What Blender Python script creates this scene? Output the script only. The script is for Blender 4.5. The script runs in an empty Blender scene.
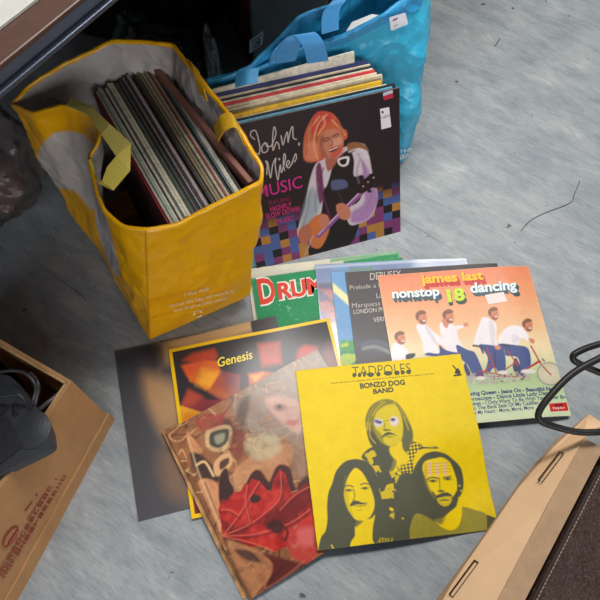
import bpy, math, random
import numpy as np
from mathutils import Vector, Matrix, noise as mnoise

random.seed(7)
RNG = np.random.default_rng(7)
SC = bpy.context.scene
COL = SC.collection

# ------------------------------------------------------------------ camera
F_PX, PITCH, ROLL, CAM_H = 643.0, math.radians(63.98), math.radians(2.70), 1.157
FW = np.array([0, math.cos(PITCH), -math.sin(PITCH)])
_R = np.array([1.0, 0, 0]); _U = np.cross(_R, FW)
RT = math.cos(ROLL) * _R + math.sin(ROLL) * _U
UP = -math.sin(ROLL) * _R + math.cos(ROLL) * _U
cd = bpy.data.cameras.new('camera')
cam = bpy.data.objects.new('camera', cd); COL.objects.link(cam)
cd.sensor_fit = 'HORIZONTAL'; cd.sensor_width = 36.0; cd.lens = 36.0 * F_PX / 600.0
cd.clip_start = 0.02
M = Matrix(((RT[0], UP[0], -FW[0], 0), (RT[1], UP[1], -FW[1], 0), (RT[2], UP[2], -FW[2], CAM_H), (0, 0, 0, 1)))
cam.matrix_world = M
SC.camera = cam

# ------------------------------------------------------------------ light
SC.view_settings.view_transform = 'Standard'
SC.view_settings.look = 'None'
SC.view_settings.gamma = 1.0
SC.view_settings.exposure = 0.0
w = bpy.data.worlds.new('room_light'); SC.world = w; w.use_nodes = True
w.node_tree.nodes['Background'].inputs[0].default_value = (0.80, 0.88, 1.0, 1)
w.node_tree.nodes['Background'].inputs[1].default_value = 0.075


def area(name, loc, target, sx, sy, power, col):
    l = bpy.data.lights.new(name, 'AREA'); l.shape = 'RECTANGLE'; l.size = sx; l.size_y = sy
    l.energy = power; l.color = col
    o = bpy.data.objects.new(name, l); COL.objects.link(o)
    d = Vector(target) - Vector(loc)
    o.rotation_euler = d.to_track_quat('-Z', 'Y').to_euler(); o.location = loc
    return o


area('ceiling_lamp', (0.12, 1.34, 2.5), (0.15, 0.7, 0), 1.2, 0.42, 52, (1.0, 0.99, 0.96))
area('far_right_fill', (1.3, 1.9, 2.4), (0.55, 1.0, 0), 0.9, 0.6, 20, (1.0, 0.97, 0.92))  # added fill light, brightens the floor at the far right
area('window_daylight', (0.9, -1.9, 1.3), (-0.05, 0.6, 0.15), 1.6, 1.0, 29, (0.96, 0.97, 1.0))
area('left_window', (-1.6, -1.6, 1.9), (-0.25, 0.2, 0.0), 0.8, 0.8, 11, (0.70, 0.82, 1.0))

# ------------------------------------------------------------------ helpers


def at(px, py, z=0.0):
    """point at height z seen at photo coordinate (px, py)"""
    d = FW * F_PX + RT * (px - 300) + UP * (300 - py)
    return np.array([0, 0, CAM_H]) + d * ((z - CAM_H) / d[2])


def proj(P):
    P = np.asarray(P, float); d = P - np.array([0, 0, CAM_H]); zz = d @ FW
    return 300 + F_PX * (d @ RT) / zz, 300 - F_PX * (d @ UP) / zz


def lin(c):
    c = np.asarray(c, float) / 255.0
    return np.where(c <= 0.04045, c / 12.92, ((c + 0.055) / 1.055) ** 2.4)


def tag(o, label=None, cat=None, group=None, kind=None):
    if label: o['label'] = label
    if cat: o['category'] = cat
    if group: o['group'] = group
    if kind: o['kind'] = kind
    return o


def empty(name, loc, label=None, cat=None, group=None):
    o = bpy.data.objects.new(name, None); COL.objects.link(o)
    o.empty_display_size = 0.05
    o.location = [float(v) for v in loc]
    tag(o, label, cat, group)
    return o


_m = {}


def mat(name, rgb, rough=0.5, metal=0.0, coat=0.0, bump=0.0, bscale=80, var=0.0, vscale=20, trans=0.0, spec=0.5,
        crumple=0.0, cscale=30):
    if name in _m: return _m[name]
    m = bpy.data.materials.new(name); m.use_nodes = True
    nt = m.node_tree; b = nt.nodes['Principled BSDF']
    b.inputs['Roughness'].default_value = rough; b.inputs['Metallic'].default_value = metal
    b.inputs['Coat Weight'].default_value = coat; b.inputs['Coat Roughness'].default_value = 0.2
    b.inputs['Specular IOR Level'].default_value = spec
    b.inputs['Transmission Weight'].default_value = trans
    tc = nt.nodes.new('ShaderNodeTexCoord')
    if rgb == 'art':
        src = nt.nodes.new('ShaderNodeAttribute'); src.attribute_name = 'art'; col = src.outputs['Color']
    else:
        src = nt.nodes.new('ShaderNodeRGB'); src.outputs[0].default_value = (*lin(rgb), 1); col = src.outputs[0]
    if var > 0:
        n = nt.nodes.new('ShaderNodeTexNoise'); n.inputs['Scale'].default_value = vscale
        n.inputs['Detail'].default_value = 6; n.inputs['Roughness'].default_value = 0.65
        nt.links.new(tc.outputs['Object'], n.inputs['Vector'])
        r = nt.nodes.new('ShaderNodeMapRange')
        r.inputs['From Min'].default_value = 0.3; r.inputs['From Max'].default_value = 0.7
        r.inputs['To Min'].default_value = 1 - var; r.inputs['To Max'].default_value = 1 + var * 0.6
        nt.links.new(n.outputs['Fac'], r.inputs['Value'])
        mx = nt.nodes.new('ShaderNodeVectorMath'); mx.operation = 'SCALE'
        nt.links.new(col, mx.inputs[0]); nt.links.new(r.outputs[0], mx.inputs['Scale'])
        col = mx.outputs[0]
    nt.links.new(col, b.inputs['Base Color'])
    last = None
    if crumple > 0:
        v = nt.nodes.new('ShaderNodeTexVoronoi'); v.feature = 'F1'; v.inputs['Scale'].default_value = cscale
        nw = nt.nodes.new('ShaderNodeTexNoise'); nw.inputs['Scale'].default_value = cscale * 0.6
        nw.inputs['Detail'].default_value = 3
        nt.links.new(tc.outputs['Object'], nw.inputs['Vector'])
        ad = nt.nodes.new('ShaderNodeVectorMath'); ad.operation = 'MULTIPLY_ADD'
        ad.inputs[1].default_value = (0.06, 0.06, 0.06)
        nt.links.new(nw.outputs['Color'], ad.inputs[0]); nt.links.new(tc.outputs['Object'], ad.inputs[2])
        nt.links.new(ad.outputs[0], v.inputs['Vector'])
        bp = nt.nodes.new('ShaderNodeBump'); bp.inputs['Strength'].default_value = crumple
        bp.inputs['Distance'].default_value = 0.35 / cscale
        nt.links.new(v.outputs['Distance'], bp.inputs['Height']); last = bp
    if bump > 0:
        n2 = nt.nodes.new('ShaderNodeTexNoise'); n2.inputs['Scale'].default_value = bscale
        n2.inputs['Detail'].default_value = 4
        nt.links.new(tc.outputs['Object'], n2.inputs['Vector'])
        bp = nt.nodes.new('ShaderNodeBump'); bp.inputs['Strength'].default_value = bump
        bp.inputs['Distance'].default_value = 0.004
        nt.links.new(n2.outputs['Fac'], bp.inputs['Height'])
        if last: nt.links.new(last.outputs[0], bp.inputs['Normal'])
        last = bp
    if last: nt.links.new(last.outputs[0], b.inputs['Normal'])
    _m[name] = m
    return m


class MB:
    """collects coloured polygons and links them as one mesh object"""

    def __init__(s):
        s.v = []; s.f = []; s.c = []; s.n = 0

    def add(s, v, f, col=(200, 200, 200)):
        v = np.asarray(v, float).reshape(-1, 3)
        col = np.asarray(col, float)
        if col.ndim == 1: col = np.tile(lin(col), (len(v), 1))
        s.v.append(v); s.c.append(col)
        s.f += [tuple(int(i) + s.n for i in q) for q in f]
        s.n += len(v)

    def hexa(s, p, col=(200, 200, 200)):
        """8 corners: bottom four then top four, same winding"""
        s.add(p, [(3, 2, 1, 0), (4, 5, 6, 7), (0, 1, 5, 4), (1, 2, 6, 5), (2, 3, 7, 6), (3, 0, 4, 7)], col)

    def frame_box(s, o, ex, ey, ez, col=(200, 200, 200)):
        o, ex, ey, ez = [np.asarray(q, float) for q in (o, ex, ey, ez)]
        s.hexa([o, o + ex, o + ex + ey, o + ey, o + ez, o + ex + ez, o + ex + ey + ez, o + ey + ez], col)

    def tube(s, pts, r, col=(30, 30, 30), k=8, flat=1.0):
        pts = [np.asarray(p, float) for p in pts]; n = len(pts); rings = []
        for i, p in enumerate(pts):
            t = pts[min(i + 1, n - 1)] - pts[max(i - 1, 0)]; t /= np.linalg.norm(t) + 1e-12
            a = np.array([0, 0, 1.0]) if abs(t[2]) < 0.9 else np.array([1.0, 0, 0])
            x = np.cross(t, a); x /= np.linalg.norm(x); y = np.cross(x, t)
            rr = r[i] if hasattr(r, '__len__') else r
            rings += [p + rr * (math.cos(q) * x + flat * math.sin(q) * y) for q in np.linspace(0, 2 * math.pi, k, endpoint=False)]
        f = []
        for i in range(n - 1):
            for j in range(k):
                f.append((i * k + j, i * k + (j + 1) % k, (i + 1) * k + (j + 1) % k, (i + 1) * k + j))
        f += [tuple(range(k))[::-1], tuple(range((n - 1) * k, n * k))]
        s.add(rings, f, col)

    def build(s, name, m, parent=None, smooth=False, bevel=0.0):
        V = np.vstack(s.v); C = np.vstack(s.c)
        org = np.array(parent_origin(parent)) if parent else np.zeros(3)
        if parent is None:
            org = np.array([V[:, 0].mean(), V[:, 1].mean(), V[:, 2].min()])
        me = bpy.data.meshes.new(name); me.from_pydata((V - org).tolist(), [], s.f)
        a = me.color_attributes.new('art', 'FLOAT_COLOR', 'POINT')
        a.data.foreach_set('color', np.hstack([C, np.ones((len(C), 1))]).astype(np.float32).ravel())
        if smooth: me.polygons.foreach_set('use_smooth', [True] * len(me.polygons))
        me.update()
        me.materials.append(m)
        o = bpy.data.objects.new(name, me); COL.objects.link(o)
        if parent: o.parent = parent
        else: o.location = org.tolist()
        if bevel:
            bv = o.modifiers.new('bevel', 'BEVEL'); bv.width = bevel; bv.segments = 2; bv.limit_method = 'ANGLE'
        return o


def parent_origin(o):
    p = Vector((0, 0, 0))
    while o:
        p += o.location; o = o.parent
    return p


def catmull(pts, k=8, closed=False):
    P = [np.asarray(p, float) for p in pts]; n = len(P); out = []
    rng = range(n) if closed else range(n - 1)
    for i in rng:
        if closed: p0, p1, p2, p3 = P[i - 1], P[i], P[(i + 1) % n], P[(i + 2) % n]
        else: p0, p1, p2, p3 = P[max(i - 1, 0)], P[i], P[i + 1], P[min(i + 2, n - 1)]
        for j in range(k):
            t = j / k
            out.append(0.5 * ((2 * p1) + (-p0 + p2) * t + (2 * p0 - 5 * p1 + 4 * p2 - p3) * t * t + (-p0 + 3 * p1 - 3 * p2 + p3) * t ** 3))
    if not closed: out.append(P[-1])
    return out


def vnoise(x, y, s, seed=0):
    """smooth value noise 0..1 on arrays"""
    r = np.random.default_rng(seed); T = r.random((64, 64))
    x = x * s; y = y * s; xi = np.floor(x).astype(int); yi = np.floor(y).astype(int)
    fx = x - xi; fy = y - yi; fx = fx * fx * (3 - 2 * fx); fy = fy * fy * (3 - 2 * fy)
    g = lambda a, b: T[a % 64, b % 64]
    return (g(xi, yi) * (1 - fx) + g(xi + 1, yi) * fx) * (1 - fy) + (g(xi, yi + 1) * (1 - fx) + g(xi + 1, yi + 1) * fx) * fy


def fbm(x, y, s, seed=0, o=4):
    t = 0; a = 0.5
    for i in range(o): t = t + a * vnoise(x, y, s * 2 ** i, seed + i); a *= 0.5
    return t / (1 - 0.5 ** o)


class Art:
    """printed artwork: colours for the points of a cover, drawn in a tracing frame"""

    def __init__(s, X, Y, U, V, base):
        s.X, s.Y, s.U, s.V = X, Y, U, V
        s.c = np.tile(lin(base), (len(X), 1)); s.fr(0, 0, 1)

    def fr(s, ox, oy, k):
        s.o = (ox, oy, k); s.x = (s.X - ox) * k; s.y = (s.Y - oy) * k; s.k = k

    def mix(s, a, col):
        col = np.asarray(col, float)
        if col.ndim == 1: col = lin(col)
        a = np.clip(a, 0, 1)[:, None]; s.c = s.c * (1 - a) + col * a

    def poly(s, pts, col, soft=0.5, alpha=1.0, smooth=True, tex=None):
        if smooth: pts = catmull(pts, 4, True)
        P = np.array(pts, float); x, y = s.x, s.y; soft = soft * s.k
        m = (x > P[:, 0].min() - 3 * soft) & (x < P[:, 0].max() + 3 * soft) & (y > P[:, 1].min() - 3 * soft) & (y < P[:, 1].max() + 3 * soft)
        if not m.any(): return
        xs, ys = x[m], y[m]; d2 = np.full(len(xs), 1e9); ins = np.zeros(len(xs), bool)
        for i in range(len(P)):
            ax, ay = P[i - 1]; bx, by = P[i]; ex, ey = bx - ax, by - ay
            t = np.clip(((xs - ax) * ex + (ys - ay) * ey) / (ex * ex + ey * ey + 1e-9), 0, 1)
            d2 = np.minimum(d2, (xs - ax - t * ex) ** 2 + (ys - ay - t * ey) ** 2)
            if ay != by:
                c = ((ay > ys) != (by > ys)) & (xs < (bx - ax) * (ys - ay) / (by - ay) + ax); ins ^= c
        sd = np.sqrt(d2) * np.where(ins, 1, -1)
        a = np.zeros(len(x)); a[m] = np.clip(0.5 + sd / (2 * soft), 0, 1) * alpha
        if tex is not None: a = a * tex
        s.mix(a, col)

    def ell(s, cx, cy, rx, ry, col, ang=0, soft=0.5, alpha=1.0, tex=None):
        c, q = math.cos(ang), math.sin(ang); dx, dy = s.x - cx, s.y - cy
        r = np.sqrt(((dx * c + dy * q) / rx) ** 2 + ((-dx * q + dy * c) / ry) ** 2)
        a = np.clip(0.5 + (1 - r) * min(rx, ry) / (2 * soft * s.k), 0, 1) * alpha
        if tex is not None: a = a * tex
        s.mix(a, col)

    def line(s, pts, wd, col, soft=0.4, alpha=1.0, smooth=True):
        if smooth and len(pts) > 2: pts = catmull(pts, 5)
        d2 = np.full(len(s.x), 1e9)
        for (a, b) in zip(pts[:-1], pts[1:]):
            ax, ay = a; bx, by = b; ex, ey = bx - ax, by - ay
            t = np.clip(((s.x - ax) * ex + (s.y - ay) * ey) / (ex * ex + ey * ey + 1e-9), 0, 1)
            d2 = np.minimum(d2, (s.x - ax - t * ex) ** 2 + (s.y - ay - t * ey) ** 2)
        s.mix(np.clip(0.5 + (wd / 2 - np.sqrt(d2)) / (2 * soft * s.k), 0, 1) * alpha, col)


def text_mesh(txt, bold=0.0, shear=0.0):
    cu = bpy.data.curves.new('lettering', 'FONT'); cu.body = txt; cu.dimensions = '2D'; cu.fill_mode = 'BOTH'
    cu.offset = bold; cu.shear = shear; cu.resolution_u = 3
    o = bpy.data.objects.new('lettering', cu)
    me = o.to_mesh()
    v = np.array([p.co[:] for p in me.vertices]); f = [tuple(p.vertices) for p in me.polygons]
    o.to_mesh_clear(); bpy.data.objects.remove(o); bpy.data.curves.remove(cu)
    x0, x1 = v[:, 0].min(), v[:, 0].max()
    return np.stack([(v[:, 0] - x0) / (x1 - x0), v[:, 1] / 0.70], 1), f


class Plane:
    """plane patch used to place prints: O + a*ex + b*ey, normal n"""

    def __init__(s, O, n, surf=None):
        s.surf = surf
        s.O = np.asarray(O, float); s.n = np.asarray(n, float) / np.linalg.norm(n)

    def hit(s, px, py):
        d = FW * F_PX + RT * (px - 300) + UP * (300 - py); c = np.array([0, 0, CAM_H])
        return c + d * (((s.O - c) @ s.n) / (d @ s.n))


class GridSurf:
    """lays prints onto a modelled bag wall"""

    def __init__(s, G, N):
        c = np.array([0, 0, CAM_H]); V = G.reshape(-1, 3)
        a = np.roll(G, -1, 1) - np.roll(G, 1, 1); b = np.gradient(G, axis=0); n = np.cross(a, b).reshape(-1, 3); n /= np.linalg.norm(n, axis=1, keepdims=True) + 1e-12
        n *= np.sign((n * N.reshape(-1, 3)).sum(1))[:, None]
        k = ((c - V) * n).sum(1) > 0; s.V = V[k]; s.n = n[k]; s.X, s.Y = proj(s.V); s.d = np.linalg.norm(s.V - c, axis=1)

    def put(s, pts, lift):
        c = np.array([0, 0, CAM_H]); out = []
        for p in np.atleast_2d(pts):
            x, y = proj(p); r = np.hypot(s.X - x, s.Y - y); k = int(np.argmin(r + 60 * s.d * (r < 5) + 1e3 * (r >= 5)))
            d = p - c; q = c + d * (((s.V[k] - c) @ s.n[k]) / (d @ s.n[k])); out.append(q + s.n[k] * lift)
        return np.array(out)


def drape(plane, pts, lift):
    pts = np.asarray(pts, float)
    if isinstance(plane.surf, GridSurf): return plane.surf.put(pts, lift)
    if plane.surf is None: return pts + plane.n * lift
    P, O, ex, ey = plane.surf
    u = (pts - O) @ ex / (ex @ ex) + .5; v = (pts - O) @ ey / (ey @ ey) + .5
    return P(np.clip(u, 0, 1), np.clip(v, 0, 1)) + plane.n * lift


def put_text(mb, plane, txt, p0, p1, p2, col, lift=0.0004, bold=0.0, shear=0.0, fr=None, dx=0, dy=0):
    """baseline p0->p1, p2 = top of first capital (photo tracing coords)"""
    if fr: q = lambda p: (p[0] / fr[2] + fr[0] + dx, p[1] / fr[2] + fr[1] + dy)
    else: q = lambda p: (p[0] + dx, p[1] + dy)
    A, B, C = plane.hit(*q(p0)), plane.hit(*q(p1)), plane.hit(*q(p2))
    v, f = text_mesh(txt, bold, shear)
    mb.add(drape(plane, A + v[:, :1] * (B - A) + v[:, 1:2] * (C - A), lift), f, col)


def quad_print(mb, plane, pts, col, lift=0.0003, fr=None):
    q = (lambda p: (p[0] / fr[2] + fr[0], p[1] / fr[2] + fr[1])) if fr else (lambda p: p)
    P = list(drape(plane, [plane.hit(*q(p)) for p in pts], lift))
    nn = np.cross(P[1] - P[0], P[2] - P[0])
    f = tuple(range(len(P))); f = f if nn @ plane.n > 0 else f[::-1]
    mb.add(P, [f], col)


S12 = 0.315


PILE = []


def pile_height(x, y):
    h = np.zeros(np.shape(x))
    for (c, ang, Z, th) in PILE:
        ca, sa = math.cos(ang), math.sin(ang); dx, dy = x - c[0], y - c[1]
        a = (dx * ca + dy * sa) / S12 + .5; q = (-dx * sa + dy * ca) / S12 + .5
        m = (a > -.012) & (a < 1.012) & (q > -.012) & (q < 1.012)
        h = np.where(m, np.maximum(h, bil(Z, np.clip(a, 0, 1), np.clip(q, 0, 1)) + th), h)
    return h


def bil(Z, u, v):
    n = Z.shape[0] - 1; x = np.clip(u, 0, 1) * n; y = np.clip(v, 0, 1) * n
    xi = np.minimum(np.floor(x).astype(int), n - 1); yi = np.minimum(np.floor(y).astype(int), n - 1); fx, fy = x - xi, y - yi
    return (Z[yi, xi] * (1 - fx) + Z[yi, xi + 1] * fx) * (1 - fy) + (Z[yi + 1, xi] * (1 - fx) + Z[yi + 1, xi + 1] * fx) * fy


def cover_frame(c, ang, th, stiff=9):
    """a card sleeve settles softly on whatever lies below it; returns P(u,v) of its top face"""
    ca, sa = math.cos(ang), math.sin(ang); n = 49; g = np.linspace(0, 1, n); U, V = np.meshgrid(g, g)
    a = (U - .5) * S12; q = (V - .5) * S12
    h = pile_height(c[0] + a * ca - q * sa, c[1] + a * sa + q * ca)
    if h.max() > 0: h = h + (h > 0) * .0001
    k = stiff; A = np.pad(h, 2 * k, 'edge'); 
    for ax in (0, 1): A = np.max([np.roll(A, d, ax) for d in range(-k, k + 1)], 0)
    wt = np.cos(np.linspace(-1, 1, 2 * k + 1) * math.pi / 2 * .98); wt /= wt.sum()
    for ax in (0, 1): A = sum(w_ * np.roll(A, d, ax) for w_, d in zip(wt, range(-k, k + 1)))
    Z = A[2 * k:-2 * k, 2 * k:-2 * k]; Z = np.maximum(Z, .0002)
    PILE.append((c, ang, Z, th))

    def P(u, v):
        a = (u - 0.5) * S12; b = (v - 0.5) * S12
        return np.stack([c[0] + a * ca - b * sa, c[1] + a * sa + b * ca, bil(Z, u, v) + th], -1)
    return P


def make_sleeve(P, th, N, base, edge, painter, rough_mat, label, group=None, extra=None, name='record_sleeve', nrm=None):
    if nrm is None: nrm = 0
    g = np.linspace(0, 1, N); U, V = np.meshgrid(g, g); U = U.ravel(); V = V.ravel()
    # slightly rounded corners
    top = P(U, V)
    O = P(np.array(0.5), np.array(0.5)); ex = P(np.array(1.0), np.array(0.5)) - P(np.array(0.0), np.array(0.5)); ey = P(np.array(0.5), np.array(1.0)) - P(np.array(0.5), np.array(0.0))
    n = np.cross(ex, ey); n /= np.linalg.norm(n)
    X, Y = proj(top)
    art = Art(X, Y, U, V, base)
    if painter: painter(art)
    # worn rim: cardboard shows along the very edge
    e = np.minimum(np.minimum(U, 1 - U), np.minimum(V, 1 - V)) * S12
    wear = np.clip(1 - e / 0.0016, 0, 1) * (0.25 + 0.6 * (vnoise(U, V, 60, 5) > 0.55))
    art.fr(0, 0, 1); art.mix(wear * 0.55, edge)
    mb = MB()
    idx = np.arange(N * N).reshape(N, N)
    f = np.stack([idx[:-1, :-1], idx[:-1, 1:], idx[1:, 1:], idx[1:, :-1]], -1).reshape(-1, 4).tolist()
    mb.add(top, f, art.c)
    # sides and underside
    k = 24; per = [(t, 0) for t in np.linspace(0, 1, k)] + [(1, t) for t in np.linspace(0, 1, k)[1:]] + \
        [(t, 1) for t in np.linspace(1, 0, k)[1:]] + [(0, t) for t in np.linspace(1, 0, k)[1:-1]]
    pu = np.array([p[0] for p in per], float); pv = np.array([p[1] for p in per], float)
    T = P(pu, pv); Bt = T - n * th; m = len(per)
    mb.add(np.vstack([T, Bt]), [(i, m + i, m + (i + 1) % m, (i + 1) % m)[::1] for i in range(m)], edge)
    gu, gv = np.meshgrid(np.linspace(0, 1, k), np.linspace(0, 1, k)); I2 = np.arange(k * k).reshape(k, k)
    mb.add(P(gu.ravel(), gv.ravel()) - n * th, np.stack([I2[:-1, :-1], I2[1:, :-1], I2[1:, 1:], I2[:-1, 1:]], -1).reshape(-1, 4).tolist(), edge)
    root = empty(name, (O[0], O[1], float(Bt[:, 2].min())), label, 'record', group)
    pl = Plane(O, n, (P, O, ex, ey))
    if extra: extra(mb, pl, root)
    o = mb.build('cover', rough_mat, root)
    return root, o, pl


M_ART = mat('printed_card', 'art', rough=0.5, spec=.25, bump=0.05, bscale=40, var=0.06, vscale=60)
M_GLOSS = mat('glossy_printed_card', 'art', rough=0.5, coat=0.38, spec=.2, bump=0.06, bscale=14, var=0.06, vscale=60)
M_LAM = mat('laminated_card', 'art', rough=0.42, coat=0.08, spec=.3, bump=0.05, bscale=25, var=0.05, vscale=60)
M_PLASTIC_ART = mat('plastic_covered_card', 'art', rough=0.2, coat=0.9, bump=0.15, bscale=18, var=0.08)

# ------------------------------------------------------------------ floor
fm = bpy.data.materials.new('blue_grey_vinyl'); fm.use_nodes = True
nt = fm.node_tree; bs = nt.nodes['Principled BSDF']
tc = nt.nodes.new('ShaderNodeTexCoord')


def mapped_noise(rotz, scale, nscale, detail, rough=0.6):
    rt = nt.nodes.new('ShaderNodeMapping'); rt.inputs['Rotation'].default_value = (0, 0, rotz)
    nt.links.new(tc.outputs['Object'], rt.inputs[0])
    mp = nt.nodes.new('ShaderNodeMapping'); mp.inputs['Scale'].default_value = scale
    mp0 = nt.nodes.new('ShaderNodeTexNoise'); mp0.inputs['Scale'].default_value = nscale
    mp0.inputs['Detail'].default_value = detail; mp0.inputs['Roughness'].default_value = rough
    mp0.inputs['Distortion'].default_value = 0.4
    nt.links.new(rt.outputs[0], mp.inputs[0]); nt.links.new(mp.outputs[0], mp0.inputs['Vector'])
    return mp0.outputs['Fac']


def ramp(fac, stops):
    r = nt.nodes.new('ShaderNodeValToRGB'); nt.links.new(fac, r.inputs[0])
    while len(r.color_ramp.elements) < len(stops): r.color_ramp.elements.new(0.5)
    for e, (p, c) in zip(r.color_ramp.elements, stops): e.position = p; e.color = (*lin(c), 1)
    return r.outputs[0]


def mixc(a, b, fac, mode='MIX'):
    m = nt.nodes.new('ShaderNodeMix'); m.data_type = 'RGBA'; m.blend_type = mode
    for sk, val in ((m.inputs['A'], a), (m.inputs['B'], b)):
        if isinstance(val, tuple): sk.default_value = (*val, 1)
        else: nt.links.new(val, sk)
    if isinstance(fac, float): m.inputs['Factor'].default_value = fac
    else: nt.links.new(fac, m.inputs['Factor'])
    return m.outputs['Result']


streak = mapped_noise(math.radians(33), (2.2, 7, 1), 4.5, 10, 0.68)
base = ramp(streak, [(0.28, (140, 147, 152)), (0.46, (160, 165, 168)), (0.58, (169, 173, 174)), (0.72, (194, 196, 193))])
cloud = ramp(mapped_noise(0.5, (1, 1.6, 1), 9, 6), [(0.3, (205, 208, 214)), (0.7, (255, 255, 252))])
c1 = mixc(base, cloud, 0.75, 'MULTIPLY')
fine = ramp(mapped_noise(math.radians(38), (3, 14, 1), 18, 6), [(0.3, (214, 216, 220)), (0.55, (255, 255, 255))])
vein = ramp(mapped_noise(math.radians(26), (.5, 9, 1), 3.4, 4), [(0, (0, 0, 0)), (.485, (0, 0, 0)), (.50, (60, 60, 58)), (.515, (0, 0, 0)), (1, (0, 0, 0))])
c2 = mixc(mixc(c1, fine, 0.6, 'MULTIPLY'), vein, 1.0, 'ADD')
dirt = ramp(mapped_noise(0.2, (1, 1, 1), 34, 2, 0.5), [(0.0, (90, 84, 80)), (0.235, (90, 84, 80)), (0.27, (255, 255, 255)), (1.0, (255, 255, 255))])
c3 = mixc(c2, dirt, 0.8, 'MULTIPLY')
scr = ramp(mapped_noise(math.radians(35), (0.6, 22, 1), 3.0, 3), [(0.0, (120, 116, 118)), (0.27, (150, 148, 150)), (0.31, (255, 255, 255)), (1, (255, 255, 255))])
c4 = mixc(c3, scr, 0.6, 'MULTIPLY')
nt.links.new(c4, bs.inputs['Base Color'])
bs.inputs['Roughness'].default_value = 0.42
bs.inputs['Specular IOR Level'].default_value = 0.4
bp = nt.nodes.new('ShaderNodeBump'); bp.inputs['Strength'].default_value = 0.12; bp.inputs['Distance'].default_value = 0.002
nt.links.new(streak, bp.inputs['Height']); nt.links.new(bp.outputs[0], bs.inputs['Normal'])
mb = MB(); mb.frame_box((-2.6, -1.6, -0.05), (5.6, 0, 0), (0, 5.2, 0), (0, 0, 0.05))
fl = mb.build('floor', fm); tag(fl, kind='structure')

# ------------------------------------------------------------------ table overhead, upper left
TZ = 0.70
ta, tb = at(0, 65, TZ), at(80, 0, TZ)
td = (tb - ta) / np.linalg.norm(tb - ta); tn = np.array([-td[1], td[0], 0])  # pointing away under the table
t0 = ta - td * 0.75
root = empty('table', tuple(t0 + td * 0.8 + tn * 0.4 - np.array([0, 0, TZ])), 'wooden-topped table with grooved grey metal edge at the top left corner', 'table')
LT = 2.1
mb = MB(); mb.frame_box(t0 - np.array([0, 0, 0.006]), td * LT, tn * 0.8, (0, 0, 0.006))
mb.build('table_top', mat('dark_brown_wood', (80, 50, 36), 0.45, var=0.25, vscale=30), root, bevel=0.002)
mg = mat('grey_anodised_metal', (92, 100, 118), 0.38, metal=0.5, var=0.2, vscale=12)
mb = MB()
mb.frame_box(t0 + tn * 0.004 - np.array([0, 0, 0.024]), td * LT, tn * 0.02, (0, 0, 0.018))
mb.build('upper_rail', mg, root, bevel=0.003)
mb = MB(); mb.frame_box(t0 - tn * 0.001 - np.array([0, 0, 0.028]), td * LT, tn * 0.026, (0, 0, 0.003)); mb.build('middle_rail', mg, root, bevel=0.003)
mb = MB(); mb.frame_box(t0 + tn * 0.002 - np.array([0, 0, 0.034]), td * LT, tn * 0.022, (0, 0, 0.006)); mb.build('lower_rail', mg, root, bevel=0.003)
mb = MB(); mb.frame_box(t0 + tn * 0.010 - np.array([0, 0, 0.041]), td * LT, tn * 0.02, (0, 0, 0.007))
mb.build('apron', mat('brown_apron_wood', (84, 60, 54), 0.5), root)
for q, r_ in ((2.0, 0.06), (2.0, 0.70), (0.03, 0.70)):
    mb = MB(); o = t0 + td * q + tn * r_; mb.frame_box((o[0], o[1], 0), td * 0.05, tn * 0.05, (0, 0, TZ - 0.041))
    mb.build('leg', mat('slate_leg', (52, 60, 74), 0.5), root, bevel=0.003)
mb = MB(); a = at(0, 31, TZ); b = at(40, 0, TZ); e = (b - a) / np.linalg.norm(b - a); e2 = np.array([-e[1], e[0], 0])
mb.frame_box(a - e * 0.18 + np.array([0, 0, 0.0005]), e * 0.42, e2 * 0.297, (0, 0, 0.003))
tag(mb.build('paper_pad', mat('white_paper', (196, 194, 186), 0.7, var=0.12, vscale=60)), 'white paper lying on the brown table top at the corner', 'paper')

# ------------------------------------------------------------------ speaker cabinets behind
def cab(c, a1, a2, l1, l2, h, label, front_rgb, side_rgb, sticker=False):
    c = np.array([c[0], c[1], 0.0]); d1 = np.array([math.cos(a1), math.sin(a1), 0]); d2 = np.array([math.cos(a2), math.sin(a2), 0])
    r = empty('speaker_cabinet', tuple(c + d1 * l1 / 2 + d2 * l2 / 2), label, 'speaker')
    mb = MB(); mb.frame_box(c + d1 * 0.012 , d1 * (l1 - 0.012), d2 * l2, (0, 0, h))
    mb.build('cabinet', mat('veneer_%d' % side_rgb[0], side_rgb, 0.5, var=0.25, vscale=16), r, bevel=0.002)
    mb = MB(); mb.frame_box(c + np.array([0, 0, 0.01]) - d2 * 0.008 + d1 * 0.004, d1 * (l1 - 0.008), d2 * 0.012, (0, 0, h - 0.02))
    mb.build('front_grille', mat('grille_%d' % front_rgb[0], front_rgb, 0.8, bump=0.3, bscale=400), r, bevel=0.004)
    return r, c, d1, d2


c0 = at(252, 78, 0.0)
r, c, d1, d2 = cab((c0[0], c0[1]), math.radians(24), math.radians(114), 0.19, 0.30, 0.55,
                   'dark brown speaker cabinet with grey front and small white sticker', (116, 116, 118), (128, 66, 46))
pl = Plane(c - d2 * 0.0085, -d2)
mb = MB()
quad_print(mb, pl, [(249.5, 40.5), (263.5, 30.5), (262.5, 44), (249.5, 53.5)], (214, 214, 226))
quad_print(mb, pl, [(251, 41.5), (261.5, 34), (261.5, 35.5), (251, 43)], (120, 120, 140), 0.0006)
put_text(mb, pl, '108', (252.5, 50.3), (260.3, 44.6), (252.6, 43.2), (70, 70, 120), 0.0006, bold=0.02)
mb.build('price_sticker', M_ART, r)
c0 = at(286, 36, 0.0)
cab((c0[0] + 0.05, c0[1] + 0.10), math.radians(20), math.radians(110), 0.26, 0.3, 0.5,
    'plain dark grey speaker cabinet standing right of the brown cabinet', (66, 70, 72), (50, 46, 46))
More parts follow.
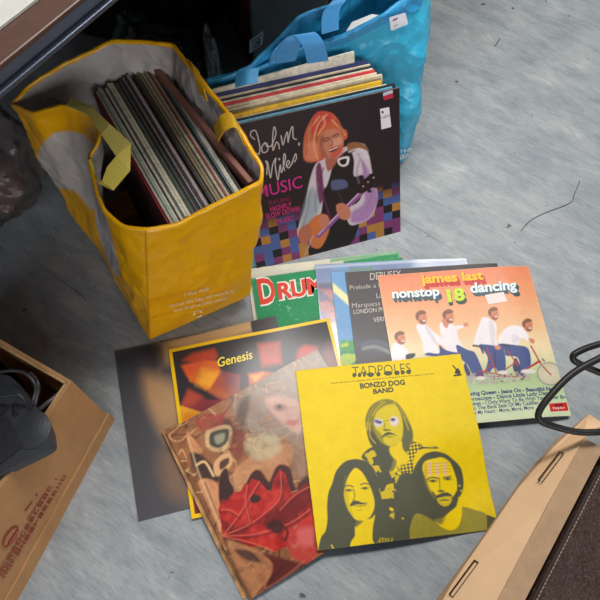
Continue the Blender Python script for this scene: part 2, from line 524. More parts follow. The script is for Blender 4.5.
# added black block, standing in for the deep shade under the table
o = at(205, 62, 0); o2 = at(95, 38, 0); d = (o - o2) / np.linalg.norm(o - o2); o = o2 - d * .1; dn = np.array([-d[1], d[0], 0])
mb = MB(); mb.frame_box(o, d * (np.linalg.norm(at(205, 62, 0) - o2) + .09), dn * 0.3, (0, 0, 0.42))
tag(mb.build('shade_block', mat('shade_black', (20, 20, 24), 0.5), bevel=0.01), 'added plain black block standing in for the dark under the table', 'box')

# ------------------------------------------------------------------ generic carrier bag shell
def resample(P, n):
    P = np.asarray(P, float); Q = np.vstack([P, P[:1]]); L = np.r_[0, np.cumsum(np.linalg.norm(np.diff(Q, axis=0), axis=1))]
    return L


def bag_shell(rings, levels, M, seed, amp, closed_keys):
    """rings: list of (t, list of control points) all same count; returns grid levels x M"""
    nC = len(rings[0][1]); mid = np.asarray(rings[-1][1], float); Q = np.vstack([mid, mid[:1]])
    L = np.r_[0, np.cumsum(np.linalg.norm(np.diff(Q, axis=0), axis=1))]; L /= L[-1]
    s = np.linspace(0, 1, M, endpoint=False)
    def ring(pts):
        A = np.vstack([pts, pts[:1]]); R = np.stack([np.interp(s, L, A[:, k]) for k in range(3)], 1)
        for _ in range(2): R = 0.25 * np.roll(R, 1, 0) + 0.5 * R + 0.25 * np.roll(R, -1, 0)
        return R
    R = [(t, ring(np.asarray(p, float))) for t, p in rings]
    G = np.zeros((levels, M, 3)); ts = np.array([r[0] for r in R])
    for i in range(levels):
        t = i / (levels - 1); k = min(np.searchsorted(ts, t, 'right') - 1, len(ts) - 2); k = max(k, 0)
        f = (t - ts[k]) / (ts[k + 1] - ts[k]); G[i] = R[k][1] * (1 - f) + R[k + 1][1] * f
    # smooth vertically
    for _ in range(6):
        H = G.copy(); H[1:-1] = 0.25 * G[:-2] + 0.5 * G[1:-1] + 0.25 * G[2:]; G = H
    tang = np.roll(G, -1, 1) - np.roll(G, 1, 1); nrm = np.stack([tang[..., 1], -tang[..., 0], np.zeros(G.shape[:2])], -1)
    nrm /= np.linalg.norm(nrm, axis=-1, keepdims=True) + 1e-9
    D = np.zeros(G.shape[:2])
    for i in range(levels):
        t = i / (levels - 1); env = min(1, t * 5) * (0.45 + 0.55 * min(1, (1 - t) * 6))
        for j in range(M):
            p = Vector(G[i, j]); 
            a = mnoise.noise(p * 9 + Vector((seed, 0, 0))); b = mnoise.noise(Vector((p.x * 26, p.y * 26, p.z * 20 + seed)))
            c = 1 - abs(mnoise.noise(Vector((p.x * 34 + seed, p.y * 34, p.z * 30)))) * 2
            D[i, j] = (0.85 * a + 0.4 * b + 0.4 * c * abs(a) + 0.16 * (1 - 2.2 * abs(mnoise.noise(Vector((p.x * 55 + p.z * 30, p.y * 55, p.z * 48 + seed)))))) * amp * env
    return G + nrm * D[..., None], nrm


def shell_mesh(mb, G, col, flip=False):
    n, M = G.shape[:2]; f = []
    for i in range(n - 1):
        for j in range(M):
            q = (i * M + j, i * M + (j + 1) % M, (i + 1) * M + (j + 1) % M, (i + 1) * M + j)
            f.append(q[::-1] if flip else q)
    mb.add(G.reshape(-1, 3), f, col)


def ribbon(mb, pts, wv, th, col, k=8):
    """flat band along pts; wv = list of width vectors"""
    C = catmull(pts, k); W = catmull(wv, k); n = len(C); V = []; f = []
    for i, (c, w_) in enumerate(zip(C, W)):
        t = C[min(i + 1, n - 1)] - C[max(i - 1, 0)]; nn = np.cross(t, w_); nn /= np.linalg.norm(nn) + 1e-9
        V += [c - w_ / 2 - nn * th / 2, c + w_ / 2 - nn * th / 2, c + w_ / 2 + nn * th / 2, c - w_ / 2 + nn * th / 2]
    for i in range(n - 1):
        for j in range(4): f.append((i * 4 + j, i * 4 + (j + 1) % 4, (i + 1) * 4 + (j + 1) % 4, (i + 1) * 4 + j))
    f += [(3, 2, 1, 0), tuple(range((n - 1) * 4, n * 4))]
    mb.add(V, f, col)


# ------------------------------------------------------------------ yellow bag
FL = np.array([-0.285, 0.457, 0]); FR = np.array([-0.109, 0.555, 0]); BR = np.array([-0.275, 0.80, 0]); BL = np.array([-0.452, 0.70, 0])
L_ = lambda a, b, t: a * (1 - t) + b * t
yb = [  # rim tracing, rim height, base point
    (146, 229, .33, FL), (163, 227, .325, L_(FL, FR, .12)), (180, 224, .32, L_(FL, FR, .28)), (205, 211, .32, L_(FL, FR, .52)), (235, 195, .33, L_(FL, FR, .78)), (263, 181, .34, FR),
    (263, 165, .345, L_(FR, BR, .08)), (240, 130, .36, L_(FR, BR, .35)), (222, 105, .365, L_(FR, BR, .55)), (193, 69, .38, L_(FR, BR, .85)),
    (173, 43, .38, BR), (113, 39, .38, L_(BR, BL, .45)), (64, 62, .365, L_(BR, BL, .7)), (28, 85, .35, L_(BR, BL, .9)), (10, 104, .34, BL),
    (33, 113, .36, L_(BL, FL, .1)), (63, 105, .37, L_(BL, FL, .22)), (85, 108, .38, L_(BL, FL, .32)), (100, 124, .38, L_(BL, FL, .42)),
    (99, 140, .375, L_(BL, FL, .5)), (89, 155, .36, L_(BL, FL, .58)), (90, 172, .35, L_(BL, FL, .66)), (96, 192, .34, L_(BL, FL, .74)),
    (104, 211, .33, L_(BL, FL, .83)), (121, 226, .325, L_(BL, FL, .92))]
rim = [at(a, b, z) for a, b, z, _ in yb]; base_ = [np.array([b[0], b[1], 0.004]) for *_, b in yb]
cen = np.mean(base_, 0)
mid = []
for r_, b_ in zip(rim, base_):
    m_ = L_(b_, r_, 0.5); o_ = b_ - cen; o_[2] = 0; m_ = m_ + o_ / np.linalg.norm(o_) * 0.006; mid.append(m_)
low = [L_(b_, m_, 0.12) + (b_ - cen) * np.array([.05, .05, 0]) for b_, m_ in zip(base_, mid)]
tuck = [b_ + (cen - b_) * 0.04 * np.array([1, 1, 0]) for b_ in base_]
G, NR = bag_shell([(0, tuck), (0.05, low), (0.5, mid), (1, rim)], 60, 260, 3.1, 0.011, None)
G[:, :, 2] = np.maximum(G[:, :, 2], 0.002)
ylw = lin((242, 176, 4)); C = np.tile(ylw, (60, 260, 1))
X, Y = proj(G.reshape(-1, 3)); X = X.reshape(60, 260); Y = Y.reshape(60, 260)
Pn = np.vstack([rim, rim[:1]]); Ls = np.r_[0, np.cumsum(np.linalg.norm(np.diff(Pn, axis=0), axis=1))]; Ls /= Ls[-1]
sj = np.linspace(0, 1, 260, endpoint=False); tI = np.linspace(0, 1, 60)
SJ, TI = np.meshgrid(sj, tI)
sBL, sFL = Ls[14], Ls[25]
# pale printed patch and stripe on the left panel
ya = Art(X.ravel(), Y.ravel(), X.ravel(), Y.ravel(), (242, 176, 4))
lm = ((SJ > Ls[14] - .01) & (SJ < Ls[24])).ravel() * 1.0
ya.poly([(38, 156), (47, 139), (64, 131), (84, 136), (95, 150), (96, 190), (92, 210), (76, 192), (58, 187), (45, 174)], (206, 198, 190), soft=.7, tex=lm)
ya.poly([(94, 192), (101, 196), (108, 225), (119, 268), (116, 276), (104, 250), (96, 222)], (206, 202, 204), soft=.7, tex=lm)
C = ya.c.reshape(60, 260, 3)
CR = C.reshape(-1, 3)
yroot = empty('shopping_bag', tuple(cen), 'yellow woven shopping bag standing open, packed with records', 'bag')
myel = mat('yellow_woven_plastic', 'art', 0.3, crumple=0.38, cscale=15, bump=0.2, bscale=50, var=0.06, vscale=30)
mb = MB(); shell_mesh(mb, G, CR)
Bc = G[0]; mb.add(np.vstack([Bc, cen[None] * [1, 1, 0] + [[0, 0, .002]]]), [(260, (j + 1) % 260, j) for j in range(260)], (200, 150, 8))
ybody = mb.build('bag_body', myel, yroot, smooth=True)
GI = G - NR * 0.003; mb = MB(); shell_mesh(mb, GI[8:60], lin((186, 178, 174)) * np.ones((52 * 260, 3)), flip=True)
mb.build('lining', mat('white_lining', 'art', 0.55, crumple=0.9, cscale=17, bump=0.3, bscale=50), yroot, smooth=True)
GH = np.concatenate([G[57:] + NR[57:] * 0.0012, (G[58:] + [0, 0, .001] - NR[58:] * 0.0045)[::-1]], 0)
mb = MB(); shell_mesh(mb, GH, lin((236, 172, 6)) * np.ones((GH.shape[0] * 260, 3)))
mb.build('hem', myel, ybody, smooth=True)
# corner seams
for j in (0,):
    k = int(round(Ls[0] * 260)); mb = MB(); mb.tube([G[i, k] + NR[i, k] * 0.001 for i in range(2, 60)], 0.0016, (214, 160, 8), 6)
    mb.build('seam', myel, ybody)
# left handle: pale folded strap
mb = MB()
def sheet(mb, pairs, th, col):
    V = []; f = []
    for (p, q) in pairs: V += [p, q, q - [0, 0, th], p - [0, 0, th]]
    n = len(pairs)
    for i in range(n - 1):
        for j in range(4): f.append((i * 4 + j, i * 4 + (j + 1) % 4, (i + 1) * 4 + (j + 1) % 4, (i + 1) * 4 + j))
    f += [(3, 2, 1, 0), (n * 4 - 4, n * 4 - 3, n * 4 - 2, n * 4 - 1)]; mb.add(V, f, col)


sheet(mb, [(at(66, 105, .375), at(72, 97, .372)), (at(88, 115, .385), at(92, 107, .385)), (at(101, 134, .392), at(110, 124, .392)), (at(116, 156, .388), at(131, 143, .385))], .0018, (222, 204, 104))
sheet(mb, [(at(116, 156, .3855), at(131, 143, .3825)), (at(107, 167, .375), at(130, 170, .372)), (at(102, 181, .365), at(113, 190, .358)), (at(95, 176, .355), at(98, 183, .35)), (at(88, 160, .362), at(92, 158, .36))], .0018, (222, 200, 84))
mb.build('handle', mat('pale_yellow_webbing', 'art', 0.55, bump=0.3, bscale=300), yroot, smooth=False).__setitem__('label', 'pale yellow folded strap')
mb = MB()
hp = [at(216, 134, .34), at(222, 124, .365), at(232, 120, .375), at(238, 128, .37), at(242, 138, .35)]
hw = [np.array([.010, -.030, .0])] * 5
ribbon(mb, hp, hw, .0018, (224, 172, 30))
mb.build('handle', mat('pale_yellow_webbing', 'art'), yroot)
mb = MB()
hp = [at(186, 62, .37), at(194, 66, .385), at(199, 82, .388), at(203, 96, .37)]
ribbon(mb, hp, [np.array([.016, -.020, 0])] * 4, .0018, (214, 160, 22)); mb.build('handle', mat('pale_yellow_webbing', 'art'), yroot)
# printed recycling note low on the front panel
pf = Plane(FL + np.array([0, 0, 0]), np.cross(FR - FL, at(235, 195, .33) - FR))
if pf.n @ np.array([0, -1, 0]) < 0: pf.n = -pf.n
pf.surf = GridSurf(G, NR); mb = MB(); lf = .0022; WT = (246, 226, 170)
put_text(mb, pf, 'I like Aldi', (184, 295.5), (208, 289.5), (183.3, 291.5), WT, lf, .01)
put_text(mb, pf, 're-use this bag and recycle it', (170, 306.5), (233, 291.5), (169, 302.5), WT, lf, .01)
put_text(mb, pf, 'made from recycled material', (174, 311), (226, 298.5), (173.2, 307.5), WT, lf, .01)
for k in range(3):
    a = 2.1 * k + .4; cx, cy = 197.5, 312.5
    P_ = [(cx + 5 * math.cos(a + q), cy + 4.4 * math.sin(a + q)) for q in (0, .7, 1.4)]; Q_ = [(cx + 3 * math.cos(a + q), cy + 2.6 * math.sin(a + q)) for q in (1.5, .7, 0)]
    quad_print(mb, pf, P_ + Q_, WT, lf)
mb.build('recycling_print', M_ART, ybody).__setitem__('label', 'cream printed recycling note')

# ------------------------------------------------------------------ records standing in the yellow bag
SLV = {}


def plain_sleeve(O, eu, ev, en, edge, face, name='record_sleeve', wobble=0.0):
    """upright sleeve: O = lower front corner, eu along the bottom, ev up, en thickness"""
    mb = MB(); O = np.asarray(O, float)
    n = 10; fs = []; V = []; Cc = []
    th = np.linalg.norm(en)
    for s_ in (0, 1):
        for j in range(n + 1):
            for i in range(n + 1):
                u, v = i / n, j / n
                b = math.sin(u * math.pi) * wobble * v
                V.append(O + eu * u + ev * v + en * s_ + en / th * b)
                Cc.append(lin(edge) if (j == n or i in (0, n)) else lin(face))
    N1 = (n + 1) ** 2
    for j in range(n):
        for i in range(n):
            a = j * (n + 1) + i; fs.append((a, a + 1, a + n + 2, a + n + 1)); fs.append((N1 + a, N1 + a + n + 1, N1 + a + n + 2, N1 + a + 1))
    bd = [i for i in range(n)] + [j * (n + 1) + n for j in range(n)] + [n * (n + 1) + i for i in range(n, 0, -1)] + [j * (n + 1) for j in range(n, 0, -1)]
    for k in range(len(bd)):
        a, b = bd[k], bd[(k + 1) % len(bd)]; fs.append((b, a, N1 + a, N1 + b))
    mb.add(V, fs, np.array(Cc))
    return mb.build(name, mat('worn_card_edges', 'art', 0.6, bump=0.2, bscale=120, var=0.3, vscale=90))


ang = math.radians(122.3); du = np.array([math.cos(ang), math.sin(ang), 0]); dn = np.array([-du[1], du[0], 0]); dn = -dn if dn[0] < 0 else dn
lean = math.radians(4); 
Y0 = at(170, 227, .318); Y1 = at(246, 191, .318)
run = abs((Y1 - Y0) @ dn)
PAL = [('crimson', (140, 24, 38), (92, 60, 72)), ('beige', (196, 186, 164), 0), ('pale green', (168, 180, 166), 0), ('cream', (216, 208, 184), 0), ('charcoal', (54, 52, 52), 0), ('ivory', (220, 212, 190), 0),
       ('grey', (120, 120, 112), 0), ('cream', (222, 212, 184), 0), ('warm white', (226, 216, 190), 0), ('olive', (84, 86, 66), 0), ('grey-green', (92, 104, 92), 0), ('black', (36, 36, 38), 0), ('brown-grey', (98, 88, 84), 0),
       ('dark green', (44, 56, 48), 0), ('mauve', (138, 122, 128), 0), ('maroon', (60, 42, 46), 0), ('pale mauve', (170, 156, 156), 0), ('brown', (84, 66, 50), 0), ('black', (34, 32, 34), 0), ('khaki', (112, 98, 74), 0),
       ('tan', (150, 132, 98), 0), ('khaki', (116, 104, 82), 0), ('straw', (196, 180, 140), 0), ('stone', (160, 150, 130), 0), ('cream', (214, 204, 178), 0), ('rust', (140, 66, 42), 0), ('pale stone', (190, 180, 160), 0),
       ('charcoal', (60, 56, 54), 0), ('teal-grey', (96, 112, 112), 0), ('cream', (212, 204, 180), 0), ('ivory', (220, 214, 196), 0), ('dark brown', (50, 40, 36), 0)]
n_ = len(PAL); ths = RNG.uniform(0.0026, 0.0050, n_); ths *= (run - 0.004) / ths.sum()
pos = 0.0
for i in range(n_):
    th = ths[i]; jl = RNG.uniform(-0.001, 0.006); jz = RNG.uniform(-0.006, 0.002)
    top_front = Y0 + dn * pos + du * ((Y1 - Y0) @ du * pos / run + jl); top_front[2] = 0.318 + jz
    ev = np.array([0, 0, 0.312]) * math.cos(lean) + dn * 0.312 * math.sin(lean) * 0.3
    O = top_front - ev
    nm, ec, fc = PAL[i]; ec = tuple(v * .9 for v in ec); fc = fc or tuple(v * .6 for v in ec)
    if i == 0: lab = 'dark sleeve with crimson edge, leftmost in the yellow bag'
    elif i == n_ - 1: lab = '%s edged sleeve, last before the reddish brown box in the yellow bag' % nm
    else: lab = '%s edged sleeve in the yellow bag, between the %s and the %s one' % (nm, PAL[i - 1][0], PAL[i + 1][0])
    o = plain_sleeve(O, du * 0.312, ev, dn * (th - 0.0005), ec, fc)
    tag(o, lab, 'record', 'records standing in the yellow bag')
    if i == 0:
        mb = MB(); nl = -dn; pp = O + nl * 0.0006
        for k in range(12):
            a0 = pp + du * (0.03 + .02 * (k % 3)) + ev * (0.93 - k * 0.045); w_ = 0.07 + 0.09 * RNG.random()
            mb.add([a0, a0 + du * w_, a0 + du * w_ - ev * 0.008, a0 - ev * 0.008], [(0, 1, 2, 3)], (150, 120, 132))
        mb.add([pp, pp + du * .004, pp + du * .004 + ev, pp + ev], [(0, 1, 2, 3)], (150, 30, 44)); mb.add([pp + ev * .99, pp + du * .312 + ev * .99, pp + du * .312 + ev, pp + ev], [(0, 1, 2, 3)], (150, 30, 44))
        mb.build('back_print', M_ART, o)
    pos += th
# brown sleeve leaning on the right lining
a0 = at(258, 186, .325); a1 = at(167, 73, .335); uu = (a1 - a0); uu[2] = 0; uu = uu / np.linalg.norm(uu)
nn = np.array([uu[1], -uu[0], 0]); nn = nn if nn[0] > 0 else -nn
top0 = a0 - nn * 0.010
mb = MB(); V = []; prof = []
k = 10
for s_ in (0, 1):
    out = [(0, 0), (0.315, 0), (0.315, 0.285)] + [(0.285 + 0.03 * math.cos(q), 0.285 + 0.03 * math.sin(q)) for q in np.linspace(0.1, math.pi / 2, k)] + [(0, 0.315)]
    for (u, v) in out: V.append(np.array([top0[0], top0[1], 0.012]) + uu * (u + .012) + np.array([0, 0, 1]) * v + nn * (0.010 * s_ - .045 * (1 - v / .315)))
m = len(out); fs = [tuple(range(m)), tuple(range(2 * m - 1, m - 1, -1))] + [(i, (i + 1) % m, m + (i + 1) % m, m + i)[::-1] for i in range(m)]
mb.add(V, fs, (150, 100, 86))
tag(mb.build('record_box', mat('brown_boxed_set', (140, 92, 78), 0.55, var=0.2, vscale=40), bevel=0.002), 'thick reddish brown record box leaning on the right lining of the yellow bag', 'record')

# ------------------------------------------------------------------ blue bag
bl = [(205, 80, .30, (-.19, .83)), (236, 75, .30, (-.11, .855)), (268, 64, .305, (-.04, .88)), (300, 49, .315, (.03, .90)), (345, 33, .335, (.10, .915)), (385, 14, .37, (.165, .91)), (419, -9, .39, (.212, .915)),
      (432, -30, .40, (.235, .96)), (436, -70, .40, (.215, 1.04)),
      (380, -34, .38, (.13, 1.04)), (335, 3, .37, (.06, 1.01)), (298, 16, .36, (.0, .975)), (275, 42, .335, (-.07, .95)), (250, 66, .315, (-.12, .90)), (222, 76, .305, (-.17, .86))]
rim = [at(a, b, z) for a, b, z, _ in bl]; base_ = [np.array([b[0], b[1], 0.004]) for *_, b in bl]
mid = [L_(b, r, .5) for b, r in zip(base_, rim)]
up_ = [L_(b, r, .8) for b, r in zip(base_, rim)]
mid[6] = at(407, 128, .14); up_[6] = at(424, 58, .27)
G2, N2 = bag_shell([(0, base_), (0.45, mid), (0.8, up_), (1, rim)], 60, 240, 8.4, 0.015, None)
G2[:, :, 2] = np.maximum(G2[:, :, 2], .002)
if True:  # make sure normals point outward
    pass
broot = empty('shopping_bag', (0.03, 0.9, 0), 'bright blue woven shopping bag behind the upright records', 'bag')
mblu = mat('blue_woven_plastic', 'art', 0.34, crumple=0.45, cscale=24, bump=0.7, bscale=24, var=0.1, vscale=14)
mb = MB(); shell_mesh(mb, G2, lin((66, 192, 232)) * np.ones((60 * 240, 3)))
mb.add(np.vstack([G2[0], [[.03, .9, .002]]]), [(240, (j + 1) % 240, j) for j in range(240)], (30, 140, 190))
bbody = mb.build('bag_body', mblu, broot, smooth=True)
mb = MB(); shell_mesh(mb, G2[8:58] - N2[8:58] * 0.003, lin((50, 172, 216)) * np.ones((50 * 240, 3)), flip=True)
mb.build('lining', mblu, broot, smooth=True)
GH = np.concatenate([G2[56:] + N2[56:] * 0.0012, (G2[56:] - N2[56:] * 0.0045)[::-1]], 0)
mb = MB(); shell_mesh(mb, GH, lin((60, 160, 216)) * np.ones((GH.shape[0] * 240, 3))); mb.build('hem', mblu, bbody, smooth=True)
ms = mat('blue_webbing', 'art', 0.5, bump=0.3, bscale=250)
BLU = (70, 156, 220)
mb = MB(); ribbon(mb, [at(285, 62, .33), at(291, 44, .372), at(303, 34, .385), at(313, 44, .372), at(318, 62, .34)], [np.array([.036, .010, 0])] * 5, .002, BLU); mb.build('handle', ms, broot)
mb = MB(); ribbon(mb, [at(330, 32, .35), at(331, 12, .375), at(340, 0, .385), at(352, -12, .38), at(362, -24, .38)], [np.array([.030, .014, 0])] * 5, .002, BLU); mb.build('handle', ms, broot)
mb = MB(); ribbon(mb, [at(274, 60, .345), at(277, 50, .365), at(283, 42, .37), at(286, 48, .355)], [np.array([.016, .026, 0])] * 4, .002, BLU); mb.build('handle', ms, broot)
mb = MB(); ribbon(mb, [at(236, 80, .338), at(247, 77, .350), at(258, 75, .345)], [np.array([0, .03, .004])] * 3, .002, (70, 160, 214)); mb.build('handle', ms, broot)
# papers inside
mb = MB(); p = [at(344, 35, .330), at(384, 16, .352), at(372, 14, .352), at(352, 22, .335)]
mb.add([q for q in p] + [q - np.array([0, 0, .004]) for q in p], [(0, 1, 2, 3), (7, 6, 5, 4), (0, 4, 5, 1), (1, 5, 6, 2), (2, 6, 7, 3), (3, 7, 4, 0)])
lo = [q - np.array([-.01, -.02, .3]) for q in p]
mb.add([p[0], p[1], lo[1], lo[0], p[3], p[2], lo[2], lo[3]], [(0, 1, 2, 3), (4, 7, 6, 5), (0, 3, 7, 4), (1, 5, 6, 2), (2, 6, 7, 3)])
tag(mb.build('paper_bundle', mat('white_paper2', (238, 238, 234), 0.6)), 'white paper bundle standing inside the blue bag', 'paper')
# sticker on bag: follows the panel


def bag_plane(px, py, G, N):
    X, Y = proj(G.reshape(-1, 3)); d = np.hypot(X - px, Y - py); 
    cam_d = np.linalg.norm(G.reshape(-1, 3) - np.array([0, 0, CAM_H]), axis=1); d = d + cam_d * 3
    k = int(np.argmin(d)); i, j = divmod(k, G.shape[1]); i = min(max(i, 3), G.shape[0] - 4)
    a = G[i + 2, j] - G[i - 2, j]; b = G[i, (j + 4) % G.shape[1]] - G[i, j - 4]; n = np.cross(b, a); n /= np.linalg.norm(n)
    if n @ (np.array([0, 0, CAM_H]) - G[i, j]) < 0: n = -n
    return Plane(G[i, j], n)


GS2 = GridSurf(G2, N2); pp = bag_plane(397, 21, G2, N2); pp.surf = GS2; mb = MB()
rc = []
for (cx, cy, a0) in ((389.5, 17.5, 200), (403.8, 13.5, 285), (405.2, 22.5, 20), (391, 28.2, 110)):
    for q in (-35, 0, 35): rc.append((cx + 1.6 * math.cos(math.radians(a0 + q)), cy + 1.6 * math.sin(math.radians(a0 + q))))
quad_print(mb, pp, rc, (244, 244, 250), .004)
quad_print(mb, pp, [(391.5, 18.6), (401, 14.8), (401.4, 16.6), (392, 20.4)], (130, 110, 130), .0045)
quad_print(mb, pp, [(392.5, 24.2), (398.5, 21.8), (398.9, 23.4), (392.9, 25.8)], (200, 214, 190), .0045)
quad_print(mb, pp, [(399.5, 21.2), (403.6, 19.6), (404, 21.6), (400, 23.2)], (232, 186, 206), .0045)
mb.build('sticker', M_ART, bbody).__setitem__('label', 'white rounded sticker')
pp = bag_plane(403, 156, G2, N2); pp.surf = GS2; mb = MB()
put_text(mb, pp, 'THE', (399.5, 152.2), (410, 150.5), (399.3, 148.8), (226, 244, 250), .004, .03)
put_text(mb, pp, 'IBE', (399.8, 158), (409, 156.2), (399.6, 153.6), (226, 244, 250), .004, .03)
put_text(mb, pp, 'e', (402.5, 165.8), (407.5, 164.6), (402.4, 160.2), (226, 244, 250), .004, .04)
mb.build('white_print', M_ART, bbody)

# ------------------------------------------------------------------ records leaning against the blue bag
a20 = math.radians(20); ed = np.array([math.cos(a20), math.sin(a20), 0]); en = np.array([-ed[1], ed[0], 0])
ln = math.radians(24.5); upv = en * math.sin(ln) + np.array([0, 0, 1]) * math.cos(ln); back = en * math.cos(ln) - np.array([0, 0, 1]) * math.sin(ln)
JM_BR = np.array([0.206, 0.737, 0.0]); JM_O = JM_BR - ed * 0.315
# (right end shift along edge, height extra, thickness, edge colour, face colour, name)
stack = [(-.012, .004, .004, (110, 178, 204), (60, 120, 150), 'light blue edged sleeve directly behind the dark guitarist sleeve'),
         (-.006, .006, .003, (40, 44, 50), (30, 34, 40), 'thin black edged sleeve in the row against the blue bag'),
         (-.020, .004, .005, (216, 206, 176), (150, 140, 120), 'cream edged sleeve just in front of the yellow one'),
         (-.028, .008, .007, (238, 190, 44), (220, 170, 30), 'mustard yellow edged sleeve in the row against the blue bag'),
         (-.026, .008, .004, (150, 132, 104), (110, 96, 76), 'brown-grey edged sleeve just behind the yellow one'),
         (-.022, .010, .006, (226, 214, 180), (200, 190, 160), 'pale straw edged sleeve in the row against the blue bag'),
         (-.030, .010, .005, (236, 222, 196), (210, 200, 170), 'cream edged sleeve just in front of the red striped one'),
         (-.032, .012, .0035, (222, 62, 66), (200, 50, 50), 'red edged sleeve in the row against the blue bag'),
         (-.034, .012, .005, (238, 228, 204), (214, 204, 180), 'cream edged sleeve just behind the red one'),
         (-.036, .013, .003, (44, 40, 48), (34, 30, 38), 'narrow dark edged sleeve between two cream ones'),
         (-.036, .014, .005, (232, 212, 178), (214, 200, 170), 'buff edged sleeve just in front of the navy one'),
         (-.040, .018, .004, (44, 52, 110), (36, 44, 90), 'navy edged sleeve near the back of the row'),
         (-.062, .020, .006, (236, 228, 206), (214, 204, 184), 'tall white sleeve at the very back against the blue bag')]
pos = 0.0038
for i, (sh, hz, th, ec, fc, nm) in enumerate(stack):
    O = JM_O + back * 0 + en * (pos / math.cos(ln)) + ed * sh
    O = O + upv * hz
    O[2] = max(O[2], 0.0)
    eu = ed * 0.315
    if i == 12: eu = (ed * math.cos(.05) + upv * math.sin(.05)) * 0.315
    o = plain_sleeve(O, eu, upv * 0.312, back * (th - .0004), ec, fc)
    tag(o, nm, 'record', 'records leaning against the blue bag')
    pos += th

# ------------------------------------------------------------------ dark crumpled carrier bags in the shade
def crumple(name, c, r, seed, m, label, cat, squash=1.0, amp=0.35):
    import bmesh
    bm = bmesh.new(); bmesh.ops.create_icosphere(bm, subdivisions=5, radius=1.0)
    for v in bm.verts:
        p = v.co.copy(); n = p.normalized()
        q = p * 1.6 + Vector((seed, 0, 0))
        d = 1 + amp * mnoise.noise(q) + amp * 0.55 * (1 - 2 * abs(mnoise.noise(q * 2.3))) * 0.6 + amp * 0.3 * (1 - 2 * abs(mnoise.noise(q * 5)))
        v.co = Vector((n.x * r[0] * d, n.y * r[1] * d, max(n.z * r[2] * d, -r[2] * 0.7) + r[2] * 0.7))
    me = bpy.data.meshes.new(name); bm.to_mesh(me); bm.free()
    for p in me.polygons: p.use_smooth = True
    me.materials.append(m); o = bpy.data.objects.new(name, me); COL.objects.link(o); o.location = (c[0], c[1], 0.001)
    tag(o, label, cat); return o


q = at(166, 52, .06); crumple('plastic_bag', (q[0], q[1] - .02), (.085, .05, .085), 2.0, mat('black_film', (38, 42, 42), 0.3, coat=.3, crumple=.8, cscale=30), 'crumpled dark plastic bag in the shade behind the yellow bag', 'bag', amp=.3)
q = at(140, 36, .05); crumple('plastic_bag', (q[0], q[1] - .02), (.05, .035, .07), 5.0, mat('green_film', (30, 76, 48), 0.3, coat=.3, crumple=.8, cscale=30), 'small dark green crumpled bag behind the yellow bag', 'bag', amp=.3)
q = at(213, 68, .05); crumple('plastic_bag', (q[0], q[1]), (.014, .02, .085), 9.0, mat('grey_film', (150, 154, 156), 0.2, coat=.6, crumple=.8, cscale=50), 'narrow grey crinkled film bag beside the brown cabinet', 'bag', amp=.5)
mf = mat('smoky_film', (120, 110, 108), 0.3, coat=.3, crumple=.8, cscale=14); mf.node_tree.nodes['Principled BSDF'].inputs['Alpha'].default_value = .5
crumple('plastic_bag', (-0.72, 0.80), (.17, .13, .13), 12.0, mf, 'see-through smoky plastic bag on the floor left of the yellow bag', 'bag', amp=.22)
crumple('folded_cloth', (-0.70, 0.78), (.10, .07, .045), 21.0, mat('red_brown_cloth', (120, 62, 52), 0.9), 'reddish brown cloth inside the smoky plastic bag', 'cloth', amp=.15)

# ------------------------------------------------------------------ left cardboard box
kraft = mat('kraft_cardboard', (178, 132, 86), 0.75, var=0.12, vscale=25, bump=0.1, bscale=90)
kin = mat('kraft_edge', (206, 164, 112), 0.8, bump=0.5, bscale=300, var=.15, vscale=80)
H = 0.20
cT = at(72, 381, H); cB = at(112, 420, 0); corner = (cT + cB) / 2; corner[2] = 0
e1 = at(0, 490, H) - cT; e1[2] = 0; e1 /= np.linalg.norm(e1); e2 = at(0, 339, H) - cT; e2[2] = 0; e2 /= np.linalg.norm(e2)
g1 = at(15, 600, 0) - cB; g1[2] = 0; g1 /= np.linalg.norm(g1)
broot2 = empty('cardboard_box', tuple(corner + e1 * .2 + e2 * .15), 'open kraft cardboard box with red printing at the left edge', 'box')
cT0 = cT.copy(); cB0 = cB.copy(); L1, L2, T = 0.42, 0.34, 0.006


def wall(ct, cb, dt, db, L, inn, T, name, m, zt=H, zb=0.0, wav=0.0):
    """wall from floor line to rim line; small waviness along the rim"""
    mb = MB(); n = 24; V = []; f = []
    for i in range(n + 1):
        s_ = L * i / n; w_ = wav * (mnoise.noise(Vector((s_ * 22, zt, 1.3))))
        b = np.array([*(cb + db * s_)[:2], zb]); t = np.array([*(ct + dt * s_)[:2], zt + w_])
        V += [b, t, t + inn * T, b + inn * T]
    for i in range(n):
        for j in range(4): f.append((i * 4 + j, i * 4 + (j + 1) % 4, (i + 1) * 4 + (j + 1) % 4, (i + 1) * 4 + j))
    f += [(3, 2, 1, 0), (n * 4, n * 4 + 1, n * 4 + 2, n * 4 + 3)]
    mb.add(V, f); return mb.build(name, m, broot2)


in1 = e2 - e1 * (e2 @ e1); in1 /= np.linalg.norm(in1); in2 = e1 - e2 * (e1 @ e2); in2 /= np.linalg.norm(in2)
wall(cT0, cB0, e1, g1, L1, in1, T, 'side_panel', kraft, wav=.004)
wall(cT0, cB0, e2, e2, L2, in2, T, 'side_panel', kraft, wav=.004)
wall(cT0 + e1 * L1, cB0 + e1 * L1, e2, e2, L2, -in2, T, 'side_panel', kraft)
wall(cT0 + e2 * L2, cB0 + e2 * L2, e1, e1, L1, -in1, T, 'side_panel', kraft)
mb = MB(); p0 = corner + in1 * .01 + in2 * .01
mb.frame_box(np.array([p0[0], p0[1], .002]), e1 * (L1 - .03), e2 * (L2 - .03), (0, 0, .004)); mb.build('bottom_panel', kraft, broot2)
